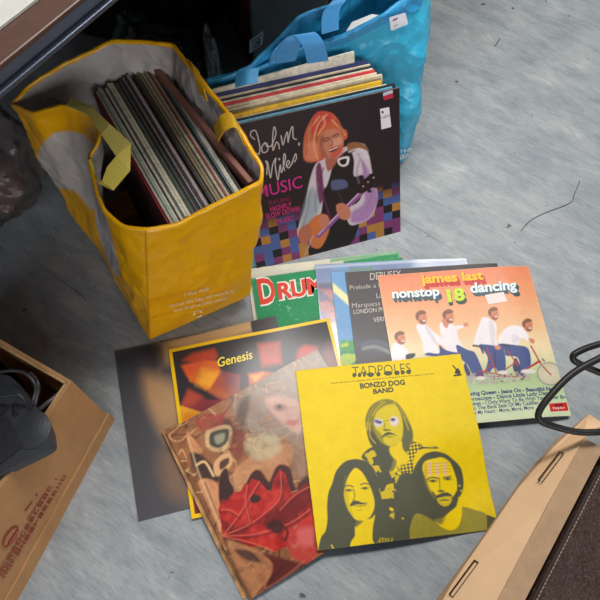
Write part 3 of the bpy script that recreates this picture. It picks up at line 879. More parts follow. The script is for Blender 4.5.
# outer wrap band low on the printed side, torn upper edge
mb = MB(); n = 40; V = []; f = []
dz = np.array([0, 0, 1.0]); outn = -in1
for i in range(n + 1):
    s_ = -0.004 + 0.42 * i / n; zt = .032 + .0025 * mnoise.noise(Vector((s_ * 30, 2, 0)))
    fb = cB0 + g1 * s_; ft = cT0 + e1 * s_; q = (ft * (zt / H) + fb * (1 - zt / H))
    V += [np.array([*(fb + outn * .0045)[:2], .0]), np.array([*(q + outn * .0045)[:2], zt]), np.array([*(q + outn * .0003)[:2], zt]), np.array([*(fb + outn * .0003)[:2], 0])]
for i in range(n):
    for j in range(4): f.append((i * 4 + j, i * 4 + (j + 1) % 4, (i + 1) * 4 + (j + 1) % 4, (i + 1) * 4 + j))
f += [(3, 2, 1, 0), (n * 4, n * 4 + 1, n * 4 + 2, n * 4 + 3)]
mb.add(V, f); mb.build('lower_band', kraft, broot2)
# liner strip along the rim (corrugated double edge)
mb = MB(); 
for (ct, dd, inn, LL) in ((cT0, e1, in1, L1), (cT0, e2, in2, L2)):
    pts = [ct + dd * s_ + inn * .0075 + np.array([0, 0, -.004 + .004 * mnoise.noise(Vector((s_ * 18, 5, 0)))]) for s_ in np.linspace(.008, LL - .01, 30)]
    mb.tube(pts, .0022, (206, 164, 112), 6, 1.5)
mb.build('rim_edge', kin, broot2).__setitem__('label', 'paler torn rim')
ps = Plane(cB0 + g1 * .2, np.cross((cT0 + e1 * .2) - (cB0 + g1 * .2), g1)); 
if ps.n @ (np.array([0, 0, CAM_H]) - cB0) < 0: ps.n = -ps.n
RED = (150, 58, 48); mb = MB(); fr = (0, 440, 3.75)
rows = [[(232, 128), (262, 140)]]
for (xa, ya, xb, yb_, seed, sz) in ((0, 512, 232, 112, 1, 15), (14, 520, 250, 130, 2, 14)):
    r_ = np.random.default_rng(seed); n = 14
    for i in range(n):
        t = (i + .1) / n; x = xa + (xb - xa) * t; y = ya + (yb_ - ya) * t; dx_, dy_ = (xb - xa) / n * .74, (yb_ - ya) / n * .74
        # block letters, each a C / E / H like shape of strokes
        ox, oy = -sz * .9, -sz * .35
        def Q(a, b): return (x + dx_ * a + ox * b, y + dy_ * a + oy * b)
        quad_print(mb, ps, [Q(0, 0), Q(.22, 0), Q(.22, 1), Q(0, 1)], RED, .0012, fr)
        for b in ([0, .4, .8] if r_.random() > .4 else [0, .8] if r_.random() > .5 else [.4]):
            quad_print(mb, ps, [Q(.22, b), Q(1, b), Q(1, b + .2), Q(.22, b + .2)], RED, .0012, fr)
        if r_.random() > .5: quad_print(mb, ps, [Q(.78, 0), Q(1, 0), Q(1, 1), Q(.78, 1)], RED, .0015, fr)
# oval emblem
ov = [(38 + 46 * math.cos(q) * .62 - 24 * math.sin(q) * .45, 362 - 46 * math.cos(q) * .78 - 24 * math.sin(q) * .75) for q in np.linspace(0, 2 * math.pi, 28, endpoint=False)]
quad_print(mb, ps, ov, (158, 70, 56), .0012, fr)
ov = [(38 + 39 * math.cos(q) * .62 - 17 * math.sin(q) * .45, 362 - 39 * math.cos(q) * .78 - 17 * math.sin(q) * .75) for q in np.linspace(0, 2 * math.pi, 28, endpoint=False)]
quad_print(mb, ps, ov, (176, 122, 84), .0016, fr)
for (a, b) in (((24, 392), (30, 370)), ((32, 384), (38, 356)), ((40, 374), (46, 344)), ((48, 360), (56, 332)), ((18, 398), (62, 330))):
    x, y = a; X2, Y2 = b; quad_print(mb, ps, [(x, y), (X2, Y2), (X2 + 3, Y2 + 3), (x + 3, y + 3)], RED, .002, fr)
for (x, y) in ((160, 160), (170, 150), (134, 206)): quad_print(mb, ps, [(x - 4, y), (x, y - 8), (x + 6, y - 4), (x + 2, y + 6)], RED, .0012, fr)
quad_print(mb, ps, [(90, 264), (118, 228), (121, 231), (93, 268)], RED, .0012, fr)
quad_print(mb, ps, [(98, 298), (196, 146), (198, 149), (100, 301)], (166, 88, 66), .0012, fr)
mb.build('red_print', M_ART, broot2).__setitem__('label', 'faded red box printing')

# dark telephone unit lying in the box
dz_ = .215
A = at(52, 437, dz_); B = at(0, 478, dz_); C_ = at(30, 394, dz_)
root = empty('desk_telephone', tuple(at(10, 440, .15)), 'dark grey desk telephone unit with coiled leads in the left cardboard box', 'telephone')
mdk = mat('dark_grey_plastic', (54, 56, 60), 0.42, bump=.1, bscale=200); mdk2 = mat('darker_grey_plastic', (38, 38, 42), 0.5, bump=.2, bscale=150)
out = catmull([at(52, 440, dz_), at(48, 424, dz_), at(34, 404, dz_), at(22, 388, dz_), at(5, 374, dz_), at(-25, 380, dz_), at(-48, 420, dz_), at(-52, 470, dz_), at(-40, 500, dz_), at(0, 474, dz_), at(36, 456, dz_), at(50, 448, dz_)], 6, True)
out = np.array(out); m = len(out); cenp = out.mean(0)
mb = MB(); V = np.vstack([cenp + (out - cenp) * .985 + [0, 0, .0], out - [0, 0, .004], out - [0, 0, .022], cenp + (out - cenp) * .97 - [0, 0, .026]])
f = [tuple(range(m))[::-1], tuple(range(3 * m, 4 * m))] + [(r * m + i, r * m + (i + 1) % m, (r + 1) * m + (i + 1) % m, (r + 1) * m + i) for r in range(3) for i in range(m)]
mb.add(V, f); housing = mb.build('housing', mdk, root)
mb = MB(); 
V = []; f = []; cc = at(33, 430, dz_); nr = 10
for i in range(nr + 1):
    for j in range(28):
        a = 2 * math.pi * j / 28; r_ = .026 * i / nr; V.append(cc + [r_ * math.cos(a), r_ * math.sin(a) * 1.1, .0012 + .0035 * math.cos(min(1, i / nr) * math.pi / 2)])
for i in range(nr):
    for j in range(28): f.append((i * 28 + j, (i + 1) * 28 + j, (i + 1) * 28 + (j + 1) % 28, i * 28 + (j + 1) % 28))
mb.add(V, f); mb.build('speaker_dome', mdk, housing, smooth=True)
mb = MB(); q = [at(-30, 447, dz_), at(2, 464, dz_), at(23, 447, dz_), at(8, 419, dz_), at(-22, 424, dz_)]
mb.add([p + [0, 0, .0006] for p in q] + [p + [0, 0, .0026] for p in q], [(5, 6, 7, 8, 9)] + [(i, (i + 1) % 5, 5 + (i + 1) % 5, 5 + i) for i in range(5)]); mb.build('screen_panel', mdk2, housing)
mb = MB(); q = at(15, 407, dz_); mb.tube([q, q + [0.006, -.012, .004]], .004, k=10); mb.build('switch', mdk2, housing)
mb = MB(); q = at(2, 411, dz_); mb.tube([q + [0, 0, -.001], q + [0, 0, .004]], .007, k=16); mb.build('button', mdk2, housing)
mcab = mat('grey_cable', (52, 52, 56), 0.35)
def cable(name, pts, r, m, label, cat='cable', parent=None, k=10):
    mb = MB(); mb.tube(catmull(pts, 10), r, k=k); o = mb.build(name, m, parent, smooth=True)
    if parent is None: tag(o, label, cat)
    return o
cable('lead', [at(-20, 378, .22), at(0, 372, .24), at(22, 372, .245), at(35, 385, .24), at(33, 400, .23), at(28, 412, .21)], .0024, mcab, None, parent=root)
cable('lead', [at(-15, 400, .225), at(5, 396, .235), at(20, 395, .235), at(26, 404, .22)], .0024, mcab, None, parent=root)
cable('lead', [at(30, 373, .22), at(38, 384, .225), at(36, 400, .215), at(32, 414, .20)], .003, mcab, None, parent=root)
cable('power_lead', [at(66, 386, .16), at(56, 396, .175), at(44, 406, .18), at(30, 418, .17)], .0036, mat('grey_lead', (96, 96, 98), .3), 'light grey lead crossing the corner of the left cardboard box')
mb = MB(); q = at(20, 400, .06); mb.frame_box((q[0] - .1, q[1] - .09, .008), (.10, .02, 0), (-.02, .12, 0), (0, 0, .17))
tag(mb.build('equipment_case', mat('black_case', (22, 22, 26), .5), bevel=.006), 'black equipment case under the telephone in the left box', 'case')

# ------------------------------------------------------------------ right box with leather case and cable
kr = mat('kraft_flap', (232, 192, 150), 0.7, var=.06, vscale=20, bump=.05, bscale=60); krd = mat('kraft_dark', (166, 134, 102), .75, var=.15, vscale=40)
hz = .20
hA, hB = at(584, 437, hz), at(497, 600, hz); dh = (hB - hA) / np.linalg.norm(hB - hA); nh = np.array([-dh[1], dh[0], 0]); nh = nh if nh[0] > 0 else -nh
LB = .62; hA0 = hA.copy()
broot3 = empty('cardboard_box', (float(hA[0] + .1), float(hA[1] - .2), 0), 'stapled tan cardboard box holding a leather case, bottom right', 'box')
mb = MB(); mb.frame_box((hA[0], hA[1], 0), dh * LB, nh * .005, (0, 0, hz)); mb.build('side_panel', krd, broot3)
mb = MB(); mb.frame_box((hA[0], hA[1], 0), nh * .45, dh * .005, (0, 0, hz - .012)); mb.build('side_panel', krd, broot3)
q = hA + nh * .45; mb = MB(); mb.frame_box((q[0], q[1], 0), dh * LB, nh * .005, (0, 0, hz - .012)); mb.build('side_panel', krd, broot3)
q = hA + dh * LB; mb = MB(); mb.frame_box((q[0], q[1], 0), nh * .45, dh * .005, (0, 0, hz - .012)); mb.build('side_panel', krd, broot3)
q = hA + dh * .006 + nh * .006; mb = MB(); mb.frame_box((q[0], q[1], .001), dh * (LB - .01), nh * .44, (0, 0, .004)); mb.build('bottom_panel', krd, broot3)
# folded flap: outer face slopes down from the hinge
f1 = [at(583, 421, .165), at(600, 412, .165)]
mb = MB(); top = [at(591, 424, hz), hA, hB, hB + dh * .12]; lowp = [at(585, 419, .17), at(521, 484, .15), at(440, 600, .15), at(440, 600, .15) + dh * .12]
tt = [at(604, 424, .19), at(584, 438, .203), at(545, 509, .203), at(497, 600, .203), hA + dh * (LB - .01) + [0, 0, .003]]
ll = [at(589, 414, .172), at(552, 449, .163), at(519, 487, .155), at(452, 584, .152), at(452, 584, .152) + dh * (LB - .01 - (at(452, 584, .152) - hA) @ dh)]
V = []; f = []
for a, b in zip(tt, ll): V += [a, b, b - [0, 0, .004], a - [0, 0, .004]]
for i in range(4):
    for j in range(4): f.append((i * 4 + j, i * 4 + (j + 1) % 4, (i + 1) * 4 + (j + 1) % 4, (i + 1) * 4 + j))
f += [(3, 2, 1, 0), (16, 17, 18, 19)]
mb.add(V, f); fo = mb.build('flap', kr, broot3)
# curled darker outer lip under the flap
mb = MB(); l2 = [at(556, 440, .158), at(523, 478, .147), at(486, 532, .143), at(438, 598, .140), at(438, 598, .14) + dh * (LB - .012 - (at(438, 598, .14) - hA) @ dh)]; l1 = [p - [0, 0, .0045] for p in ll]
V = []; f = []
for a, b in zip([l1[0]] + l1[1:], l2): V += [a, b, b - [0, 0, .003], a - [0, 0, .003]]
for i in range(4):
    for j in range(4): f.append((i * 4 + j, i * 4 + (j + 1) % 4, (i + 1) * 4 + (j + 1) % 4, (i + 1) * 4 + j))
f += [(3, 2, 1, 0), (16, 17, 18, 19)]
mb.add(V, f); mb.build('flap_lip', krd, broot3)
# staples
fp = Plane(tt[3], np.cross(tt[3] - tt[1], ll[3] - tt[1])); fp.n = fp.n if fp.n[2] > 0 else -fp.n
mst = mat('dark_staple_wire', (64, 44, 34), .4, metal=.6)
fr = (440, 420, 3.3333)
for (a, b) in (((330, 203), (402, 108)), ((34, 584), (118, 470))):
    pa = fp.hit(a[0] / fr[2] + fr[0], a[1] / fr[2] + fr[1]); pb = fp.hit(b[0] / fr[2] + fr[0], b[1] / fr[2] + fr[1]); s_ = np.cross(fp.n, pb - pa); s_ /= np.linalg.norm(s_)
    if s_[0] < 0: s_ = -s_
    up = fp.n * .0012
    mb = MB(); mb.tube([pa + up * .3, pa + up * 2, pb + up * 2, pb + up * .3], .0012, k=6); mb.tube([pa + s_ * .006 + up, pb + s_ * .006 + up], .0006, k=6)
    mb.tube([pa + up, pa + s_ * .006 + up], .0006, k=6); mb.tube([pb + up, pb + s_ * .006 + up], .0010, k=6)
    mb.build('staple', mst, fo)
# inner folded flange
mb = MB(); wf = .026; mb.frame_box(hA + nh * .005 - [0, 0, .004], dh * LB, nh * wf, (0, 0, .004)); mb.build('inner_flange', krd, broot3)
# leather case
root = empty('leather_case', tuple(hA + dh * .3 + nh * .22 - [0, 0, hz - .006]), 'dark brown pebbled leather case with white stitching inside the right box', 'case')
lea = mat('pebbled_brown_leather', (68, 48, 40), .36, bump=0.6, bscale=200, var=.12, vscale=10, crumple=1.0, cscale=150)
q = hA + nh * (wf + .0105) + dh * .02
mb = MB(); mb.frame_box((q[0], q[1], .008), dh * (LB - .05), nh * .38, (0, 0, .191)); cbody = mb.build('case_body', lea, root, bevel=.006)
mb = MB(); mb.tube([q + nh * .003 + dh * s_ + [0, 0, .0005 + .0003 * math.sin(s_ * 2000)] for s_ in np.linspace(0, LB - .05, 60)], .0022, k=6); mb.build('edge_piping', mat('dark_piping', (50, 38, 34), .4), cbody)
mb = MB(); wst = 0
for s_ in np.arange(.005, LB - .06, .0062):
    a = q + dh * s_ + nh * .0075 + [0, 0, -.0001]; mb.tube([a, a + dh * .0042], .0008, k=5)
mb.build('stitching', mat('pale_thread', (160, 140, 124), .4), cbody).__setitem__('kind', 'stuff')
# black cable looping out of the box
mbk = mat('black_rubber_cable', (24, 22, 18), .5)
cable('power_cable', [at(660, 332, .255), at(640, 337, .25), at(600, 344, .25), at(578, 352, .25), at(573, 358, .245), at(580, 364, .24), at(610, 376, .235), at(650, 385, .24), at(690, 380, .25), at(715, 360, .26), at(700, 335, .268), at(660, 332, .255)], .0052, mbk, 'black cable, short upper loop at the right edge')
cable('power_cable', [at(760, 420, .212), at(745, 345, .24), at(690, 322, .275), at(650, 334, .275), at(600, 358, .27), at(572, 374, .265), at(550, 396, .255), at(539, 412, .245), at(541, 421, .238), at(556, 427, .23), at(578, 432, .225), at(600, 432, .222), at(640, 430, .212), at(690, 445, .207), at(740, 470, .207)], .0052, mbk, 'black cable, large lower loop hanging over the right cardboard box')

# floor bits
cable('hair_strand', [at(521, 231, .001), at(530, 221, .001), at(545, 213, .001), at(570, 203, .001), at(574, 195, .001), at(580, 181, .001)], .0007, mat('hair_black', (60, 56, 56), .6), 'long curved dark hair on the grey floor', 'hair', k=5)
cable('fluff', [at(495, 46, .001), at(500, 39, .001)], .001, mat('hair_black', (60, 56, 56)), 'tiny dark thread on the floor, right of the blue bag', 'thread', k=5)

# ------------------------------------------------------------------ sleeves lying on the floor
TH = 0.003


# 1 cream sleeve underneath, with green rim
def p_cream(a):
    a.fr(240, 230, 3.333)
    a.poly([(345, 60), (560, 60), (560, 400), (345, 400)], (44, 150, 92), smooth=False)
    a.poly([(20, 150), (520, 78), (520, 62), (10, 120)], (226, 220, 196), smooth=False)
    a.poly([(300, 108), (530, 76), (526, 66), (300, 96)], (70, 160, 104), smooth=False, alpha=.8)
    a.c *= (0.92 + .12 * fbm(a.U, a.V, 18, 3))[:, None]


make_sleeve(cover_frame((0.0732, 0.5035), 0.1893, TH), TH, 120, (222, 216, 196), (220, 214, 196), p_cream, M_ART,
            'cream sleeve with green edge, lowest of the pile under the percussion sleeve')


# 2 green percussion sleeve
def p_drum(a):
    a.fr(240, 260, 5.4545)
    n = fbm(a.U, a.V, 14, 4)
    a.c *= (0.85 + .3 * n)[:, None]
    sp = (vnoise(a.U, a.V, 60, 9) > .86) * (vnoise(a.U, a.V, 9, 2) > .45)
    a.mix(sp * .5, (150, 200, 160))
    a.line([(40, 110), (88, 320)], 10, (150, 176, 140), alpha=.6, soft=1)
    a.line([(45, 104), (300, 62), (600, 20)], 7, (190, 200, 176), alpha=.6, soft=.6)


def x_drum(mb, pl, r):
    fr = (240, 260, 5.4545); W_ = (244, 236, 220); RD = (222, 66, 44)
    for lift, bo, c in ((.0003, .075, W_), (.0007, .028, RD)):
        put_text(mb, pl, 'D', (110, 240), (202, 224), (88, 108), c, lift, bo, fr=fr)
        put_text(mb, pl, 'RUMS', (212, 214), (520, 164), (202, 130), c, lift, bo * 1.25, fr=fr)


make_sleeve(cover_frame((0.0859, 0.4845), 0.2119, TH), TH, 160, (30, 140, 84), (190, 190, 170), p_drum, M_ART,
            'green sleeve with big red DRUMS lettering outlined in white', extra=x_drum)


# 3 plastic covered sleeve
def p_plast(a):
    a.fr(240, 260, 5.4545)
    a.c *= (.8 + .35 * fbm(a.U, a.V, 9, 8))[:, None]
    n = fbm(a.U * 1.0, a.V * 3, 10, 21)
    a.poly([(424, 130), (520, 120), (575, 600), (470, 600)], (84, 78, 110), smooth=False, soft=1.5)
    a.poly([(424, 150), (510, 150), (560, 600), (460, 600)], (176, 84, 72), smooth=False, soft=2, tex=(n > .5) * .8)
    a.poly([(500, 40), (590, 25), (595, 60), (505, 66)], (110, 150, 190), smooth=False, soft=1)
    a.fr(340, 262, 5.555)
    a.poly([(60, 38), (180, 28), (185, 46), (62, 50)], (96, 150, 84), smooth=False, soft=1, alpha=.8)
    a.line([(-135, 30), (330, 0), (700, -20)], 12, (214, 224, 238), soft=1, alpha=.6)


rB, oB, plB = make_sleeve(cover_frame((0.2016, 0.5034), 0.1138, TH), TH, 130, (120, 138, 176), (170, 184, 206), p_plast, M_PLASTIC_ART,
                          'sleeve in a shiny clear plastic cover, blue top and reddish left strip')


# 4 sky sleeve
def p_sky(a):
    a.fr(240, 260, 5.4545)
    a.c *= (.9 + .18 * fbm(a.U, a.V, 8, 31))[:, None]
    a.poly([(498, 122), (505, 122), (640, 240), (640, 290), (500, 165)], (232, 226, 164), smooth=False, soft=.5)
    n = fbm(a.U, a.V, 22, 12)
    a.poly([(540, 470), (600, 440), (700, 440), (700, 800), (540, 800)], (70, 150, 70), soft=1.5)
    a.poly([(545, 475), (600, 450), (700, 450), (700, 620), (545, 620)], (190, 206, 70), soft=1, tex=(n > .55) * .8)
    a.poly([(555, 510), (600, 500), (700, 500), (700, 600), (560, 600)], (40, 90, 160), soft=1, tex=(n < .42) * .8)


make_sleeve(cover_frame((0.2353, 0.4859), 0.119, TH), TH, 130, (108, 158, 204), (180, 190, 200), p_sky, M_LAM,
            'sleeve with light blue sky and green foliage, under the dark classical sleeve')


# 5 dark classical sleeve
def p_deb(a):
    a.fr(340, 262, 5.555)
    a.c *= (.85 + .3 * fbm(a.U, a.V, 10, 41))[:, None]
    a.ell(190, 470, 140, 40, (70, 76, 92), .12, soft=3, alpha=.8)
    a.line([(130, 480), (190, 470), (240, 486), (290, 510), (360, 560)], 16, (150, 146, 142), soft=1.5, alpha=.85)
    a.line([(130, 455), (200, 440), (280, 470)], 8, (110, 112, 120), soft=2, alpha=.6)


def x_deb(mb, pl, r):
    fr = (340, 262, 5.555); c = (206, 198, 184)
    put_text(mb, pl, 'DEBUSSY', (168, 100), (340, 84), (166, 60), c, .0004, -.005, fr=fr)
    put_text(mb, pl, "Prelude a l'apres-midi", (56, 153), (390, 126), (54, 128), c, .0004, -.01, fr=fr)
    put_text(mb, pl, 'La Mer', (204, 200), (300, 190), (202, 172), c, .0004, -.005, fr=fr)
    put_text(mb, pl, 'Marquess et La Mer', (68, 254), (400, 224), (66, 228), c, .0004, -.01, fr=fr)
    put_text(mb, pl, 'LONDON PHILHARMONIC', (76, 288), (430, 256), (74, 264), c, .0004, 0, fr=fr)
    put_text(mb, pl, 'VERNON', (186, 334), (310, 320), (184, 308), c, .0004, 0, fr=fr)


make_sleeve(cover_frame((0.2644, 0.4882), 0.1264, TH), TH, 150, (66, 58, 60), (130, 124, 120), p_deb, M_LAM,
            'dark charcoal classical sleeve with small pale lettering, half under the orange sleeve', extra=x_deb)


# 6 orange dance sleeve with tandem
def p_dance(a):
    Y = a.Y - (a.X - 377) * -.05
    stops = [(270, (232, 132, 96)), (300, (238, 158, 112)), (330, (242, 190, 142)), (352, (242, 216, 172)), (366, (226, 216, 170)), (384, (170, 196, 136)), (400, (188, 208, 158)), (420, (210, 220, 180))]
    ys = np.array([s[0] for s in stops]); cs = np.array([lin(s[1]) for s in stops])
    a.c = np.stack([np.interp(Y, ys, cs[:, k]) for k in range(3)], 1)
    a.c *= (.94 + .1 * fbm(a.U, a.V, 20, 2))[:, None]
    WH = (240, 230, 232); SHD = (206, 190, 204); SK = (216, 136, 104); HR = (136, 92, 70); JN = (56, 74, 132); JD = (40, 50, 96); RDF = (170, 44, 50)

    def head(x, y, r, k):
        a.ell(x, y, r * .95, r * 1.15, SK, soft=.4); a.line([(x + r * .3, y - .1 * r), (x + r * .5, y - .12 * r)], 3, (90, 50, 40))
        a.poly([(x - r, y + .2 * r), (x - r * 1.05, y - r * .7), (x - r * .1, y - r * 1.35), (x + r * .8, y - r), (x + r * .5, y - r * .6), (x - r * .4, y - r * .4), (x - r * .5, y + .4 * r)], HR, soft=.4)
        a.poly([(x - .4 * r, y + .4 * r), (x + .9 * r, y + .45 * r), (x + .6 * r, y + 1.15 * r), (x - .1 * r, y + 1.2 * r)], (150, 84, 62), soft=.4, alpha=.8)
        a.ell(x + .45 * r, y + .55 * r, .35 * r, .13 * r, (236, 220, 210), .1, soft=.3)
    a.fr(375, 295, 6)
    # rear rider
    a.poly([(110, 290), (150, 292), (185, 320), (200, 350), (190, 380), (180, 420), (95, 420), (98, 340)], WH)
    head(152, 258, 32, 1)
    a.poly([(190, 356), (240, 350), (235, 372), (200, 388), (184, 380)], (30, 40, 50))
    # second
    a.poly([(258, 172), (300, 175), (345, 215), (385, 245), (440, 290), (430, 312), (370, 290), (385, 350), (330, 362), (295, 345), (285, 280), (250, 200)], WH)
    a.poly([(300, 180), (330, 205), (372, 290), (360, 290), (310, 220)], SHD, alpha=.6)
    a.poly([(425, 288), (470, 300), (478, 325), (450, 322), (425, 308)], SK)
    head(280, 136, 34, 1)
    # third
    a.poly([(395, 165), (450, 165), (490, 205), (500, 260), (540, 330), (500, 345), (445, 345), (415, 300), (390, 210)], WH)
    a.poly([(480, 185), (520, 182), (535, 175), (532, 192), (490, 208)], WH)
    a.ell(545, 178, 17, 12, SK); a.poly([(402, 150), (425, 140), (442, 170), (430, 200), (410, 180)], SK)
    head(442, 130, 34, 1)
    a.poly([(385, 300), (425, 330), (500, 345), (530, 330), (600, 345), (610, 420), (560, 400), (520, 380), (380, 372), (300, 360), (320, 345), (385, 350)], JN)
    # front riders
    a.fr(460, 300, 5.217)
    a.poly([(-20, 235), (30, 255), (80, 285), (100, 320), (125, 395), (90, 410), (60, 380), (40, 340), (0, 300)], JN)
    a.poly([(30, 330), (60, 395), (40, 400), (20, 350)], JD)
    a.poly([(120, 90), (160, 100), (190, 130), (188, 200), (192, 240), (150, 240), (75, 232), (80, 190), (100, 130)], WH)
    a.poly([(150, 110), (178, 130), (180, 230), (165, 232)], SHD, alpha=.5)
    a.poly([(130, 232), (190, 240), (230, 260), (238, 370), (200, 375), (180, 350), (150, 380), (130, 380), (145, 300), (100, 236)], JN)
    a.line([(180, 270), (185, 350)], 8, JD, soft=.6)
    a.poly([(180, 240), (205, 238), (212, 255), (190, 258)], SK)
    head(176, 72, 27, 1)
    a.poly([(260, 135), (320, 140), (350, 175), (365, 205), (360, 215), (318, 198), (300, 235), (250, 238), (200, 228), (210, 180)], WH)
    a.poly([(280, 180), (315, 200), (290, 225), (270, 215)], SHD, alpha=.5)
    a.poly([(200, 228), (300, 236), (350, 248), (368, 290), (365, 350), (320, 360), (300, 300), (240, 290), (230, 260)], JN)
    a.poly([(290, 300), (318, 350), (345, 400), (300, 395), (275, 350)], JD)
    a.poly([(358, 200), (385, 205), (388, 225), (368, 222)], SK)
    head(354, 132, 27, 1)
    # tandem
    for (p, q) in (((370, 240), (420, 330)), ((420, 330), (470, 388)), ((420, 320), (350, 360)), ((410, 318), (330, 370)), ((250, 265), (300, 340)), ((240, 360), (300, 320)), ((140, 250), (190, 380)), ((170, 330), (120, 380)), ((60, 400), (330, 398)), ((100, 370), (240, 395))):
        a.line([p, q], 7, RDF, soft=.4)
    a.line([(-60, 400), (60, 400), (330, 410)], 5, (190, 180, 180), soft=.4)
    n = vnoise(a.x, a.y, .09, 6)
    a.poly([(30, 385), (345, 375), (360, 410), (330, 428), (20, 440)], (176, 160, 160), soft=1, tex=(n > .55) * .8)
    a.poly([(30, 385), (345, 385), (350, 420), (20, 435)], (120, 36, 44), soft=1, tex=(n < .3) * .8)
    for (x, y) in ((110, 408), (225, 378), (345, 372), (370, 372)): a.ell(x, y, 26, 10, (224, 214, 206), soft=.5)
    a.ell(468, 385, 68, 60, (150, 140, 140), .3, soft=.4); a.ell(468, 385, 62, 54, (206, 196, 166), .3, soft=.4)
    a.ell(468, 385, 40, 34, (220, 206, 176), .3, soft=2, alpha=.6)
    for q in range(8): a.line([(468, 385), (468 + 60 * math.cos(q * .785), 385 + 53 * math.sin(q * .785))], 1.5, (190, 186, 180), alpha=.5, smooth=False)
    a.line([(430, 345), (475, 390)], 6, RDF, soft=.4)
    a.line([(70, 238), (105, 245), (120, 275)], 10, (40, 40, 50), soft=.5); a.line([(225, 232), (260, 245)], 9, (50, 44, 50), soft=.5)
    a.line([(430, 308), (440, 318)], 8, (110, 100, 100))


def x_dance(mb, pl, r):
    fr = (380, 262, 4.0)
    for k in range(6):
        t = k / 5; c = (206, 52, 50)
        put_text(mb, pl, 'james last', (166 + 16 * t, 84 + 14 * t), (414 + 12 * t, 70 + 18 * t), (160 + 16 * t, 50 + 14 * t), c, .0003 + .00001 * k, .045, fr=fr)
        c = (62, 84, 92)
        put_text(mb, pl, 'nonstop', (51 + 11 * t, 141 + 17 * t), (240 + 11 * t, 132 + 17 * t), (47 + 11 * t, 106 + 16 * t), c, .0003 + .00001 * k, .035, fr=fr)
        put_text(mb, pl, 'dancing', (362 + 12 * t, 124 + 14 * t), (548 + 12 * t, 110 + 14 * t), (357 + 12 * t, 86 + 14 * t), c, .0003 + .00001 * k, .035, fr=fr)
        c = (40, 74, 50)
        put_text(mb, pl, '18', (272 + 6 * t, 158 + 14 * t), (342 + 8 * t, 150 + 14 * t), (264 + 6 * t, 112 + 14 * t), c, .0003 + .00001 * k, .04, fr=fr)
    put_text(mb, pl, 'james last', (166, 84), (414, 70), (160, 50), (250, 196, 40), .0006, .036, fr=fr)
    put_text(mb, pl, 'nonstop', (51, 141), (240, 132), (47, 106), (232, 240, 240), .0006, .036, fr=fr)
    put_text(mb, pl, 'dancing', (362, 124), (548, 110), (357, 86), (226, 238, 240), .0006, .036, fr=fr)
    put_text(mb, pl, '18', (272, 158), (342, 150), (264, 112), (206, 226, 50), .0006, .05, fr=fr)
    quad_print(mb, pl, [(418, 134), (492, 122), (508, 160), (432, 172)], (244, 222, 214), .0008, fr)
    fr = (455, 370, 4.8); c = (58, 66, 118)
    T_ = [("Dancing Queen - Jeans On - Beautiful Noise", (34, 124), (500, 96), .02), ("Horoscope - Dance Little Lady Dance", (52, 150), (470, 117), .01),
          ("Brakes - I Only Want To Be With You - Silver Bird", (62, 172), (546, 133), 0), ("In The Back Seat Of My Cadillac", (86, 192), (400, 165), 0), ("by My Heart - More, More, More", (84, 214), (376, 189), -.005)]
    for t, p, q, b in T_: put_text(mb, pl, t, p, q, (p[0] - 3, p[1] - 18), c, .0004, b + .012, fr=fr)
    quad_print(mb, pl, [(450, 162), (540, 152), (549, 192), (458, 201)], (206, 40, 40), .0004, fr)
    quad_print(mb, pl, [(476, 174), (484, 164), (492, 163), (498, 170), (504, 162), (512, 161), (520, 171), (512, 172), (508, 168), (499, 174), (490, 169), (484, 174)], (40, 20, 24), .0007, fr)
    put_text(mb, pl, 'Polydor', (470, 190), (532, 183), (468, 179), (246, 210, 200), .0007, .02, fr=fr)


make_sleeve(cover_frame((0.3314, 0.4839), 0.1382, TH), TH, 330, (238, 180, 130), (232, 222, 200), p_dance, M_LAM,
            'orange to green sleeve with tandem riders in white shirts and rainbow lettering', extra=x_dance)


# 7 dark sleeve with tan glow
def p_grey(a):
    a.fr(100, 300, 5)
    a.c *= (.9 + .2 * fbm(a.U, a.V, 6, 51))[:, None]
    TN = (190, 146, 98)
    a.poly([(300, 215), (780, 60), (780, 150), (300, 340)], (206, 168, 120), smooth=False, soft=5)
    a.poly([(150, 245), (310, 200), (345, 360), (260, 350), (220, 300)], (60, 52, 56), soft=7, alpha=.8)
    a.poly([(205, 365), (330, 400), (400, 470), (400, 700), (330, 700), (250, 560), (205, 450)], TN, soft=8, alpha=.85)
    a.poly([(-50, 250), (180, 260), (230, 560), (380, 900), (500, 1300), (-50, 1300)], (74, 72, 76), soft=7, alpha=.9)
    a.poly([(300, 760), (460, 760), (460, 1000), (330, 960)], (140, 104, 74), soft=9, alpha=.6)
    a.poly([(752, 110), (790, 90), (895, 70), (925, 200), (775, 240)], (52, 46, 48), smooth=False, soft=.4)


make_sleeve(cover_frame((-0.1516, 0.3273), 0.2932, TH), TH, 150, (84, 80, 84), (100, 90, 80), p_grey, M_LAM,
            'dark grey and tan blurred sleeve, leftmost of those on the floor')


